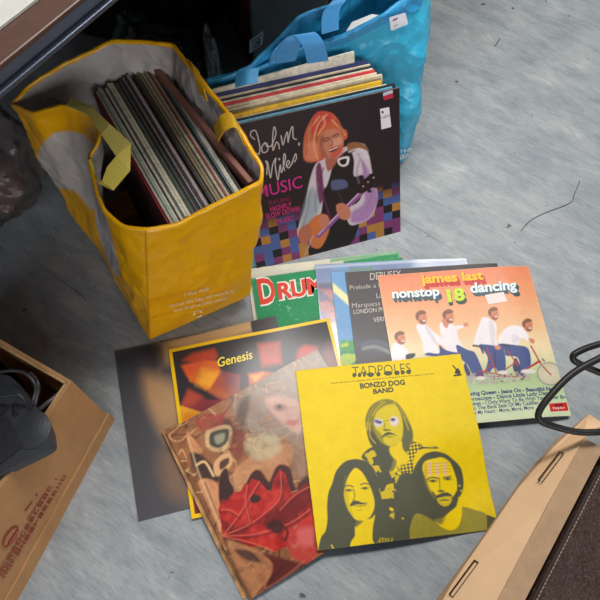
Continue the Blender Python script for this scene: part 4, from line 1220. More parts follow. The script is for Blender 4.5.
# 8 yellow rimmed sleeve
def p_gen(a):
    n = fbm(a.U, a.V, 7, 61)
    a.c *= (.85 + .3 * n)[:, None]
    a.fr(160, 310, 3.333)
    OR, YL, RD, PU = (232, 108, 30), (246, 184, 36), (196, 60, 30), (120, 44, 52)
    a.c = a.c * .8
    tx = .65 + .5 * fbm(a.U, a.V, 12, 63)
    Q = lambda pts, col, soft=1.0, alpha=1.0: a.poly(pts, col, soft=soft, smooth=False, alpha=alpha, tex=np.clip(tx, 0, 1))
    Q([(75, 168), (105, 146), (180, 128), (192, 150), (186, 168), (115, 176)], (186, 62, 34), 2.2)
    Q([(74, 186), (150, 168), (192, 170), (202, 205), (178, 262), (150, 268), (128, 246), (100, 240), (88, 215)], (222, 104, 34), 1.2)
    Q([(140, 196), (200, 208), (172, 266), (122, 248)], (244, 170, 40), 4, .9)
    Q([(74, 186), (150, 168), (110, 212), (90, 215)], (204, 66, 40), 3, .8)
    Q([(204, 206), (266, 216), (266, 268), (238, 300), (214, 306), (160, 272)], (168, 74, 50), 1.2)
    Q([(204, 206), (266, 216), (262, 262), (226, 250)], (118, 56, 78), 3.5, .8)
    Q([(170, 272), (220, 300), (240, 290), (200, 262)], (226, 120, 50), 4, .6)
    Q([(95, 264), (160, 300), (226, 300), (130, 352), (70, 318)], (150, 50, 56), 1.2)
    Q([(95, 264), (140, 288), (110, 318), (72, 316)], (196, 84, 52), 3, .7)
    Q([(68, 318), (136, 340), (142, 350), (60, 400), (60, 340)], (246, 170, 30), .9)
    Q([(86, 346), (124, 346), (64, 392)], (228, 90, 24), 3, .6)
    Q([(328, 114), (398, 108), (404, 178), (340, 188)], (198, 64, 42), 3)
    Q([(350, 120), (392, 118), (392, 150), (352, 152)], (128, 50, 48), 5, .6)
    Q([(294, 212), (345, 204), (388, 212), (330, 250), (300, 264)], (220, 98, 40), 1.4)
    Q([(302, 220), (345, 210), (318, 242)], (248, 186, 60), 2, .8)
    Q([(452, 172), (462, 132), (482, 118), (520, 122), (526, 138), (470, 178)], (196, 60, 40), 2.5)
    Q([(562, 110), (590, 190), (560, 200), (545, 150)], (130, 50, 44), 4)
    Q([(90, 600), (170, 560), (200, 740), (100, 700)], (120, 44, 44), 6)
    Q([(60, 480), (130, 520), (100, 590)], (190, 110, 40), 5)
    e = np.minimum(np.minimum(a.U, 1 - a.U), np.minimum(a.V, 1 - a.V)) * S12
    a.mix((e < .0062) * 1.0, (246, 196, 10))


def x_gen(mb, pl, r):
    put_text(mb, pl, 'Genesis', (196, 190), (313, 160), (186, 162), (250, 222, 50), .0004, .012, .35, fr=(160, 310, 3.333))


make_sleeve(cover_frame((-0.0541, 0.3301), 0.2562, TH), TH, 220, (52, 46, 50), (240, 190, 20), p_gen, M_GLOSS,
            'black sleeve with yellow border and glowing orange shapes', extra=x_gen)


# 9 gatefold with red maple leaf
def p_leaf(a):
    n = fbm(a.U, a.V, 7, 71, 5); n2 = fbm(a.U, a.V, 18, 75, 4); n3 = fbm(a.U + .1 * n, a.V + .1 * n2, 34, 76, 3)
    a.c = lin((164, 104, 64)) * (0.15 + .75 * n + .6 * n3)[:, None]
    for sd, sc, w_, col in ((79, 6, .035, (50, 30, 24)), (83, 9, .03, (222, 172, 118)), (87, 13, .025, (60, 34, 28))):
        r = np.abs(fbm(a.U, a.V, sc, sd, 3) - .5); a.mix(np.clip((w_ - r) / w_, 0, 1) * .75, col)
    t2 = np.clip(.35 + .9 * n3, 0, 1)
    a.fr(160, 310, 3.333)
    # paler grey upper area, lamp sheen partly painted in, with a pale mask
    a.poly([(240, 300), (330, 240), (525, 125), (640, 150), (700, 450), (560, 520), (480, 440), (330, 420), (260, 360)], (150, 140, 128), soft=6, alpha=.8, tex=np.clip(.3 + 1.0 * n2, 0, 1))
    a.poly([(350, 300), (400, 285), (460, 310), (475, 370), (465, 410), (430, 395), (380, 350)], (216, 164, 148), soft=2, alpha=.8, tex=t2)
    a.ell(400, 325, 20, 13, (130, 72, 66), soft=1.5, alpha=.7); a.ell(440, 375, 20, 10, (168, 50, 44), soft=1.5, alpha=.6); a.ell(398, 322, 8, 6, (60, 36, 36), soft=1)
    a.poly([(120, 372), (150, 345), (185, 350), (215, 345), (205, 380), (185, 400), (140, 405)], (160, 44, 36), soft=1.5, alpha=.9, tex=t2)
    a.poly([(215, 360), (250, 390), (240, 440), (190, 450)], (76, 36, 32), soft=2, alpha=.85)
    a.poly([(270, 300), (300, 290), (280, 380), (250, 370)], (52, 36, 32), soft=2.5, alpha=.7)
    a.fr(160, 420, 3.333)
    a.poly([(150, 50), (165, 30), (232, 18), (240, 70), (210, 106), (160, 96)], (214, 176, 128), soft=1, tex=t2)
    a.poly([(165, 52), (178, 38), (226, 30), (226, 68), (200, 92), (168, 84)], (66, 62, 48), soft=1); a.poly([(182, 55), (214, 44), (212, 70), (190, 80)], (150, 146, 118), soft=1.5)
    a.poly([(90, 40), (112, 62), (142, 106), (112, 112), (95, 84)], (216, 146, 92), soft=1, tex=t2)
    a.poly([(100, 110), (140, 118), (190, 170), (196, 205), (140, 200), (112, 150)], (52, 36, 26), soft=1.5, alpha=.95)
    a.poly([(180, 145), (205, 118), (240, 110), (238, 150), (200, 185), (182, 180)], (218, 166, 116), soft=1); a.poly([(200, 140), (228, 126), (228, 146), (202, 166)], (84, 50, 38), soft=1)
    a.poly([(128, 205), (170, 198), (202, 240), (204, 372), (182, 330), (150, 262)], (214, 146, 100), soft=1, tex=np.clip(.4 + .8 * n3, 0, 1))
    a.line([(122, 150), (150, 140), (178, 186)], 8, (222, 180, 128), soft=.7); a.line([(150, 210), (170, 260), (196, 330)], 5, (110, 60, 40), soft=1, alpha=.7)
    a.poly([(232, 60), (262, 30), (285, 60), (268, 130), (238, 120)], (120, 40, 34), soft=1.5, alpha=.9, tex=t2)
    a.poly([(250, 165), (290, 130), (340, 100), (430, 80), (445, 130), (420, 160), (400, 150), (378, 185), (362, 200), (330, 160), (305, 190), (262, 242), (245, 205)], (200, 142, 98), soft=1.5, alpha=.95, tex=np.clip(.35 + .9 * n2, 0, 1))
    a.poly([(290, 60), (380, 50), (400, 105), (330, 135), (290, 105)], (196, 184, 146), soft=3, alpha=.8, tex=t2)
    a.poly([(430, 60), (480, 80), (490, 190), (440, 180), (445, 120)], (150, 124, 104), soft=3, alpha=.8, tex=t2)
    DK = (58, 28, 26)
    a.poly([(200, 185), (222, 160), (232, 200), (246, 240), (215, 310), (196, 262)], DK, soft=1)
    a.poly([(296, 192), (318, 166), (336, 172), (362, 206), (372, 190), (385, 160), (405, 148), (432, 160), (444, 205), (440, 240), (300, 225)], (70, 30, 28), soft=1)
    a.poly([(460, 215), (500, 180), (530, 190), (520, 230), (470, 250)], (80, 36, 32), soft=1.5)
    a.poly([(330, 440), (500, 480), (560, 440), (420, 590), (330, 560), (340, 480)], (96, 36, 30), soft=2)
    lf = [(210, 385), (204, 350), (194, 300), (208, 262), (222, 268), (246, 242), (268, 238), (282, 212), (296, 214), (306, 196), (332, 204), (362, 240), (372, 232), (378, 200), (400, 164), (418, 180), (428, 214), (440, 246), (462, 236), (482, 214), (498, 214), (520, 192), (540, 360), (440, 345), (425, 420), (380, 440), (340, 418), (300, 424), (262, 402), (230, 396)]
    a.poly(lf, (176, 28, 26), soft=.6, smooth=False)
    a.poly(lf, (214, 62, 48), soft=.6, smooth=False, tex=np.clip((n2 - .45) * 5, 0, 1) * .7)
    a.poly(lf, (84, 16, 20), soft=.6, smooth=False, tex=np.clip((n - .5) * 7, 0, 1) * .75)
    a.poly([(430, 350), (520, 345), (530, 430), (490, 480), (430, 440)], (196, 52, 54), soft=2, tex=np.clip(.5 + .6 * n3, 0, 1)); a.poly([(460, 370), (510, 360), (510, 410), (470, 420)], (226, 116, 110), soft=3, alpha=.6)
    for p in ([(212, 383), (262, 318), (296, 262), (330, 206)], [(212, 384), (290, 352), (350, 310), (400, 258), (402, 176)], [(212, 386), (320, 380), (430, 345), (500, 298)], [(212, 388), (300, 408), (380, 436)], [(300, 340), (286, 280), (290, 220)], [(400, 300), (450, 250), (510, 216)], [(262, 318), (232, 300), (204, 300)]):
        a.line([(x + 3, y + 8) for x, y in p], 8, (92, 14, 18), soft=1.5, alpha=.6); a.line(p, 3.5, (232, 104, 84), soft=.7, alpha=.7)
    a.poly([(300, 262), (315, 248), (335, 256), (330, 272), (308, 276)], (54, 30, 28), soft=.8); a.poly([(355, 350), (385, 330), (412, 352), (402, 380), (370, 370)], (56, 24, 24), soft=1.5, alpha=.9); a.line([(400, 345), (425, 370), (418, 400)], 7, (60, 24, 24), soft=1)
    a.poly([(225, 405), (290, 422), (350, 452), (376, 500), (322, 600), (290, 580), (250, 490)], (180, 120, 78), soft=1, tex=np.clip(.3 + 1.0 * n3, 0, 1))
    a.poly([(250, 432), (300, 436), (338, 474), (300, 470), (270, 456)], (58, 38, 36), soft=1.5, alpha=.85)
    a.line([(215, 400), (240, 470), (300, 590)], 10, (90, 52, 36), soft=1.5, alpha=.8); a.line([(320, 590), (360, 540), (410, 490)], 8, (70, 34, 28), soft=1.5, alpha=.85)
    a.line([(372, 480), (350, 560), (420, 520), (480, 470)], 5, (190, 110, 84), soft=1.5, alpha=.6)
    a.line([(95, 60), (120, 150), (150, 230), (200, 350)], 6, (226, 190, 150), soft=1, alpha=.55)


def x_leaf(mb, pl, r): pass


Pb = cover_frame((-0.0200, 0.2345), 0.560, .0026, 7)
rl, ol, pll = make_sleeve(cover_frame((-0.0108, 0.2351), 0.5737, TH), TH, 330, (150, 98, 62), (110, 72, 54), p_leaf, M_GLOSS,
                          'glossy brown gatefold sleeve with a large red maple leaf')
# back half of the gatefold, showing as a narrow strip on the left
mb = MB(); g = np.linspace(0, 1, 60); VV = []; CC = []
for v in g:
    for u in (0, .03, .06, .10):
        VV.append(Pb(np.array(u), np.array(v))); t = vnoise(np.array([u]), np.array([v]), 26, 4)[0]; CC.append(lin((190, 140, 92)) * (.35 + 1.0 * t))
f = [(i * 4 + j, i * 4 + j + 1, i * 4 + j + 5, i * 4 + j + 4) for i in range(59) for j in range(3)]
VV = np.array(VV); nV = len(VV); VV2 = np.vstack([VV, VV - [0, 0, .0024]]); f2 = f + [tuple(nV + k for k in q[::-1]) for q in f]
f2 += [(i * 4, (i + 1) * 4, nV + (i + 1) * 4, nV + i * 4)[::1] for i in range(59)] + [(i * 4 + 3, nV + i * 4 + 3, nV + (i + 1) * 4 + 3, (i + 1) * 4 + 3) for i in range(59)]
f2 += [(0, nV, nV + 1, 1), (1, nV + 1, nV + 2, 2), (2, nV + 2, nV + 3, 3)] + [(236 + j, 237 + j, nV + 237 + j, nV + 236 + j) for j in range(3)]
mb.add(VV2, f2, np.vstack([CC, CC])); mb.build('back_cover', M_GLOSS, rl)



# 10 yellow sleeve with three men
def p_yel(a):
    n = fbm(a.U, a.V, 30, 81); a.c *= (.95 + .08 * n)[:, None]
    D = (84, 84, 64); Yc = (243, 208, 4); OL = (158, 146, 40)
    a.fr(290, 350, 2.857)
    # middle man, shirt
    a.poly([(204, 305), (232, 278), (262, 285), (300, 300), (340, 262), (375, 268), (418, 276), (420, 282), (370, 285), (352, 320), (356, 380), (362, 545), (250, 555), (235, 400), (225, 330)], D, soft=.6)
    fl = fbm(a.U, a.V, 26, 90, 3)
    a.poly([(215, 295), (250, 285), (300, 300), (320, 400), (330, 480), (280, 470), (250, 380), (225, 320)], Yc, soft=1, tex=(fl > .54) * .75)
    ck = ((np.floor((a.x * .8 + a.y * .6) / 7) + np.floor((-a.x * .6 + a.y * .8) / 7)) % 2)
    a.poly([(330, 275), (375, 268), (350, 325), (350, 370), (320, 350), (300, 330)], Yc, soft=.6, tex=ck * .9)
    a.poly([(380, 268), (415, 277), (380, 276)], Yc, soft=.4)
    a.poly([(275, 290), (325, 290), (318, 330), (300, 350), (285, 320)], Yc, soft=.8, alpha=.9)
    a.line([(288, 318), (310, 340), (322, 370), (330, 420)], 4, OL, soft=.5)
    for (x, y) in ((298, 330), (312, 352), (320, 460), (290, 455), (310, 480)): a.ell(x, y, 7, 4, Yc, .6, soft=.5)
    # middle head
    a.fr(350, 390, 7.5)
    a.poly([(245, 70), (300, 70), (352, 95), (395, 145), (432, 210), (466, 290), (474, 370), (455, 410), (440, 455), (400, 475), (370, 440), (330, 600), (240, 580), (205, 470), (150, 400), (130, 340), (114, 240), (120, 190), (145, 135), (185, 95)], (140, 130, 52), soft=.6)
    a.poly([(130, 300), (190, 330), (240, 400), (300, 430), (330, 470), (300, 600), (235, 580), (190, 470), (150, 390)], D, soft=1)
    a.poly([(395, 220), (440, 250), (470, 330), (455, 400), (430, 460), (390, 460), (375, 410), (400, 330)], (104, 102, 64), soft=1)
    for p in ([(240, 85), (180, 120), (140, 200), (130, 300)], [(260, 90), (200, 140), (170, 190)], [(330, 95), (380, 150), (410, 220), (440, 300)], [(150, 250), (150, 340), (190, 400)]): a.line(p, 8, Yc, soft=.6, alpha=.55)
    for p in ([(220, 90), (160, 140), (130, 230)], [(350, 110), (390, 180), (400, 260)], [(160, 270), (200, 380), (250, 420)]): a.line(p, 8, D, soft=.8, alpha=.8)
    a.poly([(215, 150), (270, 115), (335, 110), (372, 160), (392, 225), (398, 300), (385, 370), (345, 412), (300, 420), (255, 395), (220, 350), (195, 300), (180, 240), (192, 180)], (222, 196, 34), soft=.8)
    a.poly([(340, 415), (385, 380), (395, 440), (440, 500), (420, 560), (340, 520), (300, 470), (300, 430)], Yc, soft=1)
    a.poly([(190, 290), (240, 340), (250, 395), (215, 370), (185, 310)], OL, soft=1.2)
    a.ell(215, 245, 36, 33, (214, 206, 186), soft=.6); a.ell(332, 234, 34, 38, (226, 208, 196), soft=.6)
    a.ell(208, 238, 28, 13, (110, 90, 150), .3, soft=.6); a.ell(228, 242, 10, 8, (60, 50, 110), soft=.4); a.ell(322, 222, 18, 12, (120, 90, 130), soft=.5); a.ell(322, 224, 7, 7, (60, 40, 90), soft=.4)
    a.line([(250, 240), (262, 232), (298, 228)], 3, D); a.line([(260, 250), (258, 290)], 9, OL, soft=.6)
    a.ell(272, 300, 22, 7, D, soft=.5); a.ell(300, 300, 6, 5, D)
    a.poly([(232, 362), (262, 325), (300, 316), (350, 342), (305, 334), (268, 345)], D, soft=.5)
    a.ell(295, 350, 30, 6, OL, .05)
    # left man
    a.fr(320, 450, 5.714)
    a.poly([(140, 68), (190, 52), (225, 54), (262, 64), (302, 98), (325, 150), (335, 220), (348, 330), (365, 400), (400, 440), (460, 470), (470, 620), (0, 640), (-40, 640), (-14, 580), (5, 500), (30, 465), (42, 400), (40, 320), (48, 245), (70, 190), (92, 120)], D, soft=.6)
    a.poly([(205, 103), (238, 125), (272, 180), (298, 240), (312, 300), (304, 350), (280, 388), (240, 406), (200, 396), (165, 350), (146, 300), (137, 250), (145, 200), (162, 152), (183, 118)], Yc, soft=.6)
    a.poly([(222, 404), (290, 392), (314, 372), (302, 440), (300, 510), (308, 552), (184, 562), (178, 525), (200, 488), (200, 430)], Yc, soft=.6)
    a.poly([(170, 355), (200, 398), (245, 406), (228, 424), (200, 440), (185, 400)], D, soft=1, alpha=.85)
    a.line([(140, 208), (165, 202), (188, 210)], 7, D, soft=.5); a.line([(232, 198), (255, 190), (276, 196)], 7, D, soft=.5)
    for x, y in ((164, 230), (256, 218)): a.ell(x, y, 24, 8, OL, -.05, soft=.4); a.ell(x, y, 10, 6, D, soft=.4)
    a.line([(192, 225), (198, 265), (188, 290)], 8, OL, soft=.7)
    a.poly([(172, 312), (190, 290), (215, 290), (240, 300), (272, 302), (240, 312), (205, 312), (180, 322)], D, soft=.5)
    a.line([(195, 316), (230, 322), (266, 312)], 4, D, soft=.4); a.line([(210, 345), (240, 342)], 4, OL, soft=.6)
    a.poly([(150, 150), (165, 300), (190, 370), (160, 340), (140, 280), (138, 210)], OL, soft=1.5, alpha=.4)
    for x in (340, 356, 372, 388, 408): a.line([(x, 548), (x + 4, 505)], 6, Yc, soft=.6, alpha=.7)
    a.line([(320, 545), (350, 505), (400, 520), (455, 540)], 5, OL, soft=.6)
    a.line([(66, 545), (84, 575)], 7, Yc, soft=.5)
    # right man
    a.fr(400, 440, 5.714)
    a.poly([(-20, 240), (80, 200), (120, 400), (90, 440), (100, 590), (-20, 600)], D, soft=1)
    a.poly([(130, 88), (160, 72), (205, 64), (262, 80), (300, 108), (330, 135), (352, 172), (364, 240), (355, 300), (330, 345), (320, 380), (290, 410), (255, 450), (240, 470), (190, 460), (120, 440), (90, 410), (70, 330), (68, 230), (85, 150)], D, soft=.7)
    a.poly([(80, 430), (170, 445), (240, 500), (300, 515), (342, 480), (352, 400), (360, 382), (425, 398), (495, 432), (500, 560), (90, 600)], (168, 152, 48), soft=.6)
    st = (np.sin(a.x * .9) > 0) * (vnoise(a.x, a.y, .2, 4) * .6 + .2)
    a.poly([(80, 430), (170, 445), (240, 500), (300, 515), (342, 480), (352, 400), (360, 382), (425, 398), (495, 432), (500, 560), (90, 600)], (104, 100, 56), soft=.6, tex=st)
    a.poly([(250, 440), (300, 400), (350, 380), (348, 450), (300, 512), (248, 490), (200, 455)], Yc, soft=.8)
    a.poly([(120, 400), (250, 400), (240, 480), (180, 455)], D, soft=2, alpha=.8)
    a.poly([(495, 425), (565, 452), (500, 545)], (84, 82, 56), soft=.5, smooth=False)
    a.poly([(150, 118), (200, 105), (242, 100), (285, 128), (308, 180), (325, 240), (322, 310), (300, 345), (270, 372), (230, 370), (205, 340), (172, 290), (152, 235), (130, 175), (132, 140)], Yc, soft=.7)
    a.poly([(180, 290), (215, 320), (240, 302), (275, 300), (300, 325), (326, 290), (325, 365), (285, 405), (230, 408), (190, 360)], D, soft=.8)
    a.poly([(212, 345), (222, 326), (250, 318), (285, 320), (296, 345), (272, 376), (238, 374)], (214, 186, 40), soft=.8)
    a.poly([(205, 325), (225, 308), (275, 304), (300, 318), (260, 322), (222, 330)], D, soft=.5); a.ell(254, 345, 26, 6, D, -.05); a.ell(256, 352, 20, 4, Yc)
    a.line([(152, 228), (180, 214), (222, 220)], 8, D, soft=.5); a.line([(250, 214), (292, 208)], 7, D, soft=.5)
    for x, y in ((188, 234), (272, 222)): a.ell(x, y, 26, 9, OL, soft=.5); a.ell(x, y, 11, 7, D, soft=.4)
    a.line([(225, 220), (228, 280)], 7, OL, soft=.8); a.ell(234, 292, 18, 7, D, soft=.6)
    a.poly([(145, 120), (160, 240), (205, 335), (170, 300), (140, 230)], OL, soft=1.5, alpha=.5)
    for x in (168, 210, 254): a.line([(x, 132), (x + 4, 196)], 17, (240, 186, 172), soft=.5, smooth=False, alpha=.85)
    for i in range(9):
        for j in range(4): a.ell(150 + i * 17, 138 + j * 17 - i * 1.2, 6, 2.2, (176, 130, 50), -.1, soft=.3, alpha=.8)
    for (x, y) in ((340, 262), (350, 290), (338, 330), (16, 448)): a.ell(x, y, 6, 5, Yc, soft=.5, alpha=.8)
    # title
    a.fr(330, 355, 4.0)


def x_yel(mb, pl, r):
    fr = (330, 355, 4.0); c = (84, 88, 62)
    # bottom heavy drop shaped letters with thin tops
    for (x0, x1, y) in ((90, 104, 80), (112, 126, 79), (132, 144, 78), (150, 176, 78), (186, 203, 76), (216, 250, 72), (258, 280, 70), (284, 300, 68), (306, 326, 66)):
        cx = (x0 + x1) / 2; rx = (x1 - x0) / 2
        quad_print(mb, pl, [(cx + rx * math.cos(q), y - 2 + 10 * math.sin(q) * (1 if math.sin(q) > 0 else .8)) for q in np.linspace(0, 2 * math.pi, 16, endpoint=False)], c, .0005, fr)
    put_text(mb, pl, 'TADPOLES', (92, 85), (326, 68), (88, 45), c, .0004, -.014, fr=fr)
    put_text(mb, pl, 'Tackle the toons you tapped your tootsies to in Thames TV\'s Do Not Adjust Your Set', (2, 114), (416, 74), (1, 109), c, .0004, 0, fr=fr)
    put_text(mb, pl, 'BONZO DOG', (122, 133), (302, 116), (119, 113), c, .0005, .035, fr=fr)
    put_text(mb, pl, 'BAND', (174, 154), (256, 145), (172, 136), c, .0005, .04, fr=fr)
    D = (60, 60, 50)
    quad_print(mb, pl, [(500, 72), (504, 56), (490, 40), (494, 38), (508, 54), (514, 50), (524, 68), (520, 76)], D, .0005, fr)
    quad_print(mb, pl, [(496, 78), (528, 74), (528, 80), (496, 84)], D, .0005, fr)


make_sleeve(cover_frame((0.1788, 0.2762), 0.1623, TH), TH, 340, (243, 208, 4), (120, 108, 40), p_yel, M_ART,
            'bright yellow sleeve with printed portraits of three long-haired men', extra=x_yel)


# 11 guitarist sleeve leaning upright
def P_jm(u, v):
    u = np.asarray(u, float)[..., None]; v = np.asarray(v, float)[..., None]
    return JM_O + ed * .315 * u + upv * .315 * v - back * 0.0


def p_jm(a):
    n = fbm(a.U, a.V, 9, 101); a.c *= (.8 + .3 * n)[:, None]
    # chequered backdrop
    k = 17; i = np.floor(a.U * k).astype(int); j = np.floor(a.V * k).astype(int)
    R_ = np.random.default_rng(5); pal = np.array([lin(c) for c in ((86, 112, 176), (142, 66, 120), (206, 142, 66), (34, 28, 34), (34, 28, 34))]); T_ = R_.integers(0, 5, (k + 1, k + 1))
    for p in range(k + 1):
        for q in range(k + 1):
            if T_[p, q] > 2 and (p + q) % 3: T_[p, q] = (p * 2 + q) % 3
    hgt = np.clip((.40 - a.V) / .16, 0, 1); al = hgt * np.where((a.U > .62) | (a.U < .36), 1, .5) * (.82)
    a.mix(al, pal[T_[i, j]])
    WH = (216, 200, 206); GR = (150, 138, 150); PK = (190, 120, 160); SK = (206, 128, 100); BK = (34, 26, 28)
    a.fr(200, 0, 2.5)
    a.poly([(300, 470), (400, 460), (385, 600), (300, 640), (285, 560)], BK, soft=.6)
    a.poly([(300, 400), (330, 380), (400, 358), (420, 380), (432, 440), (444, 490), (430, 540), (395, 560), (370, 555), (360, 480), (340, 480), (310, 500), (300, 540), (268, 600), (245, 590), (248, 560), (262, 520), (270, 470), (284, 420)], WH, soft=.6)
    a.poly([(405, 400), (436, 460), (444, 500), (420, 548), (380, 556), (380, 530), (412, 500)], (170, 110, 176), soft=1.5, alpha=.8)
    a.poly([(275, 470), (300, 500), (285, 560), (262, 590), (250, 565)], (150, 170, 176), soft=2, alpha=.8)
    a.poly([(290, 420), (302, 410), (310, 480), (300, 510), (292, 470)], (120, 60, 96), soft=.8)
    a.poly([(318, 440), (340, 400), (372, 375), (385, 400), (385, 440), (410, 440), (400, 500), (360, 520), (318, 530), (306, 500)], BK, soft=.6)
    a.poly([(310, 420), (330, 405), (325, 440), (312, 470)], WH, soft=.6)
    a.poly([(330, 452), (362, 450), (368, 468), (332, 475)], (96, 104, 140), soft=.8, alpha=.8)
    a.fr(290, 100, 5.4545)
    a.poly([(310, 250), (340, 230), (400, 240), (430, 280), (380, 262), (330, 290)], (150, 100, 60), soft=.6)
    a.poly([(262, 320), (320, 308), (318, 350), (290, 364), (264, 350)], (230, 220, 216), soft=.4); a.poly([(272, 328), (308, 320), (306, 345), (288, 354), (274, 345)], BK, soft=.3)
    a.fr(200, 0, 2.5)
    for p in ([(395, 385), (410, 420), (412, 460)], [(425, 440), (432, 480), (415, 520)], [(275, 480), (268, 530), (256, 570)], [(295, 460), (288, 500), (290, 530)], [(400, 400), (392, 430), (398, 460)]): a.line(p, 4, (140, 120, 136), soft=1, alpha=.6)
    a.line([(372, 380), (398, 372), (420, 395)], 3, (240, 230, 232), soft=.6, alpha=.7)
    a.line([(308, 420), (300, 460), (318, 520), (330, 560)], 4, (110, 40, 90), soft=.7, alpha=.8)
    a.line([(345, 480), (356, 505), (352, 540)], 3, (60, 50, 60), soft=.8)
    a.fr(290, 100, 5.4545)
    # hair
    a.poly([(170, 62), (225, 70), (262, 105), (285, 150), (310, 170), (312, 205), (290, 225), (275, 255), (240, 230), (190, 240), (172, 270), (190, 300), (185, 322), (150, 335), (82, 328), (72, 250), (82, 180), (110, 115), (138, 78)], (206, 96, 60), soft=.6)
    a.poly([(150, 70), (220, 75), (230, 110), (170, 150), (130, 190), (110, 150)], (206, 56, 62), soft=2, alpha=.8)
    a.poly([(90, 240), (150, 230), (160, 300), (140, 330), (84, 325)], (232, 140, 110), soft=2.5, alpha=.8)
    for p in ([(200, 80), (150, 140), (130, 240), (150, 320)], [(160, 90), (110, 160), (95, 260)], [(230, 110), (270, 150), (300, 190)], [(180, 90), (190, 130), (150, 190)]): a.line(p, 9, (244, 190, 130), soft=.8, alpha=.6)
    for p in ([(130, 110), (100, 200), (90, 300)], [(170, 120), (145, 200), (165, 270)], [(250, 110), (290, 180)]): a.line(p, 7, (126, 40, 40), soft=.8, alpha=.6)
    # face
    a.poly([(158, 205), (180, 175), (215, 160), (258, 160), (285, 195), (292, 240), (278, 285), (250, 315), (220, 330), (195, 315), (170, 280), (152, 240)], SK, soft=.6)
    a.poly([(230, 260), (285, 245), (290, 285), (258, 318), (225, 325)], (206, 66, 50), soft=2, alpha=.7)
    a.line([(178, 220), (205, 205), (214, 212)], 6, (90, 44, 40), soft=.5); a.line([(232, 200), (252, 186), (268, 186)], 6, (90, 44, 40), soft=.5)
    a.line([(184, 228), (210, 218)], 5, (60, 30, 30), soft=.4); a.line([(238, 206), (262, 196)], 5, (60, 30, 30), soft=.4)
    a.poly([(160, 215), (185, 190), (180, 260), (215, 325), (195, 318), (170, 280)], (140, 64, 50), soft=1.5, alpha=.7); a.poly([(230, 215), (275, 205), (280, 240), (240, 255)], (232, 164, 136), soft=2, alpha=.7)
    a.line([(222, 205), (232, 240), (218, 250)], 5, (150, 74, 56), soft=.6)
    a.poly([(208, 278), (235, 262), (262, 254), (255, 272), (228, 284)], (110, 40, 40), soft=.5); a.line([(214, 276), (240, 266), (258, 258)], 5, (240, 226, 214), soft=.3)
    a.poly([(196, 318), (250, 318), (262, 300), (250, 345), (210, 390), (195, 350)], (176, 100, 80), soft=.8)
    # guitar
    a.fr(200, 0, 2.5)
    a.poly([(270, 560), (300, 535), (322, 545), (322, 580), (300, 620), (275, 610)], (214, 120, 60), soft=.6)
    a.line([(296, 590), (360, 525), (408, 478)], 11, (150, 88, 150), soft=.5); a.line([(296, 586), (406, 474)], 3, (216, 180, 210), soft=.4, smooth=False)
    a.poly([(392, 470), (420, 440), (448, 428), (452, 444), (430, 470), (400, 484)], (40, 24, 26), soft=.5)
    for (x, y) in ((402, 462), (414, 450), (428, 438), (424, 478), (438, 466)): a.ell(x, y, 5, 4, (24, 16, 20), soft=.4)
    for (x, y) in ((408, 466), (420, 455), (434, 444)): a.ell(x, y, 2, 2, (200, 180, 180), soft=.4)
    a.poly([(340, 515), (358, 508), (376, 525), (372, 548), (350, 545)], SK, soft=.5); a.poly([(300, 540), (318, 538), (322, 560), (308, 572), (298, 560)], SK, soft=.5)
    a.poly([(248, 575), (272, 560), (280, 590), (262, 610), (248, 600)], (190, 110, 84), soft=.5)
    a.line([(282, 590), (262, 640)], 2, (190, 180, 180))
    # script lettering
    a.fr(240, 110, 5.4545); W_ = (232, 220, 216)
    for p in ([(62, 118), (78, 110), (92, 128), (108, 200), (104, 240), (92, 236)], [(60, 118), (58, 140), (80, 160)], [(134, 178), (118, 205), (126, 232), (150, 222), (150, 188), (136, 180), (150, 200), (172, 196)],
              [(172, 196), (196, 130), (186, 92), (178, 150), (180, 220), (198, 176), (212, 190), (214, 212)], [(224, 140), (234, 190), (246, 150), (258, 120), (262, 175)], [(262, 175), (276, 110), (288, 92), (290, 150), (308, 160)],
              [(146, 352), (148, 300), (140, 280), (152, 290), (166, 370), (178, 300), (196, 262), (192, 300), (206, 382), (214, 330)], [(214, 330), (220, 300), (224, 340)], [(228, 340), (248, 262), (240, 240), (236, 300), (244, 330)],
              [(252, 310), (270, 288), (262, 276), (252, 300), (266, 316), (284, 290)], [(284, 290), (302, 240), (308, 262), (296, 284)]):
        a.line(p, 4.2, W_, soft=.35)
    a.ell(214, 268, 4, 5, W_); a.ell(322, 186, 4, 7, W_)


def x_jm(mb, pl, r):
    fr = (240, 110, 5.4545); PKc = (206, 44, 140)
    put_text(mb, pl, 'MUSIC', (98, 484), (342, 420), (88, 420), PKc, .0005, .005, fr=fr)
    c = (196, 50, 120)
    put_text(mb, pl, 'FEATURING', (160, 520), (276, 494), (156, 496), (150, 40, 90), .0005, -.005, fr=fr)
    put_text(mb, pl, 'HIGHFLY', (166, 556), (284, 528), (162, 528), c, .0005, .02, fr=fr)
    put_text(mb, pl, 'SLOW DOWN', (144, 594), (326, 550), (139, 566), c, .0005, .02, fr=fr)
    put_text(mb, pl, 'MUSIC', (200, 622), (292, 600), (196, 596), c, .0005, .02, fr=fr)
    fr = (290, 100, 5.4545)
    quad_print(mb, pl, [(490, 48), (540, 38), (552, 146), (498, 160)], (238, 232, 232), .0006, fr)
    put_text(mb, pl, '* lefton', (496, 108), (546, 86), (491, 90), (70, 60, 90), .0009, -.01, .3, fr=fr)
    quad_print(mb, pl, [(498, 60), (508, 58), (510, 70), (500, 72)], (60, 50, 60), .0009, fr)
    fr = (200, 0, 2.5)
    quad_print(mb, pl, [(457, 232), (481, 224), (483, 244), (459, 251)], (206, 200, 216), .0006, fr)
    quad_print(mb, pl, [(457.5, 240), (482, 232), (483, 244), (459, 251)], (190, 44, 70), .0008, fr)


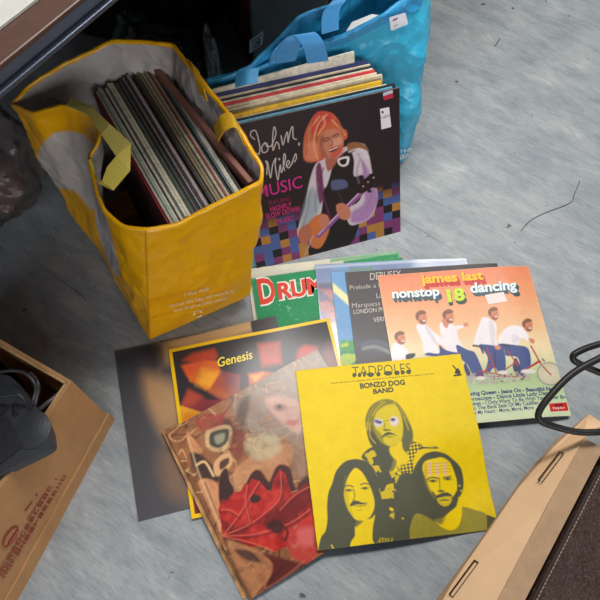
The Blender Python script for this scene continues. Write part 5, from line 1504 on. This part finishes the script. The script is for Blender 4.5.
def z_jm():
    g = make_sleeve(P_jm, .0032, 320, (40, 28, 32), (120, 100, 96), p_jm, M_LAM, 'black sleeve showing a guitarist, leaning at the front of the row', extra=x_jm)
    return g


z_jm()
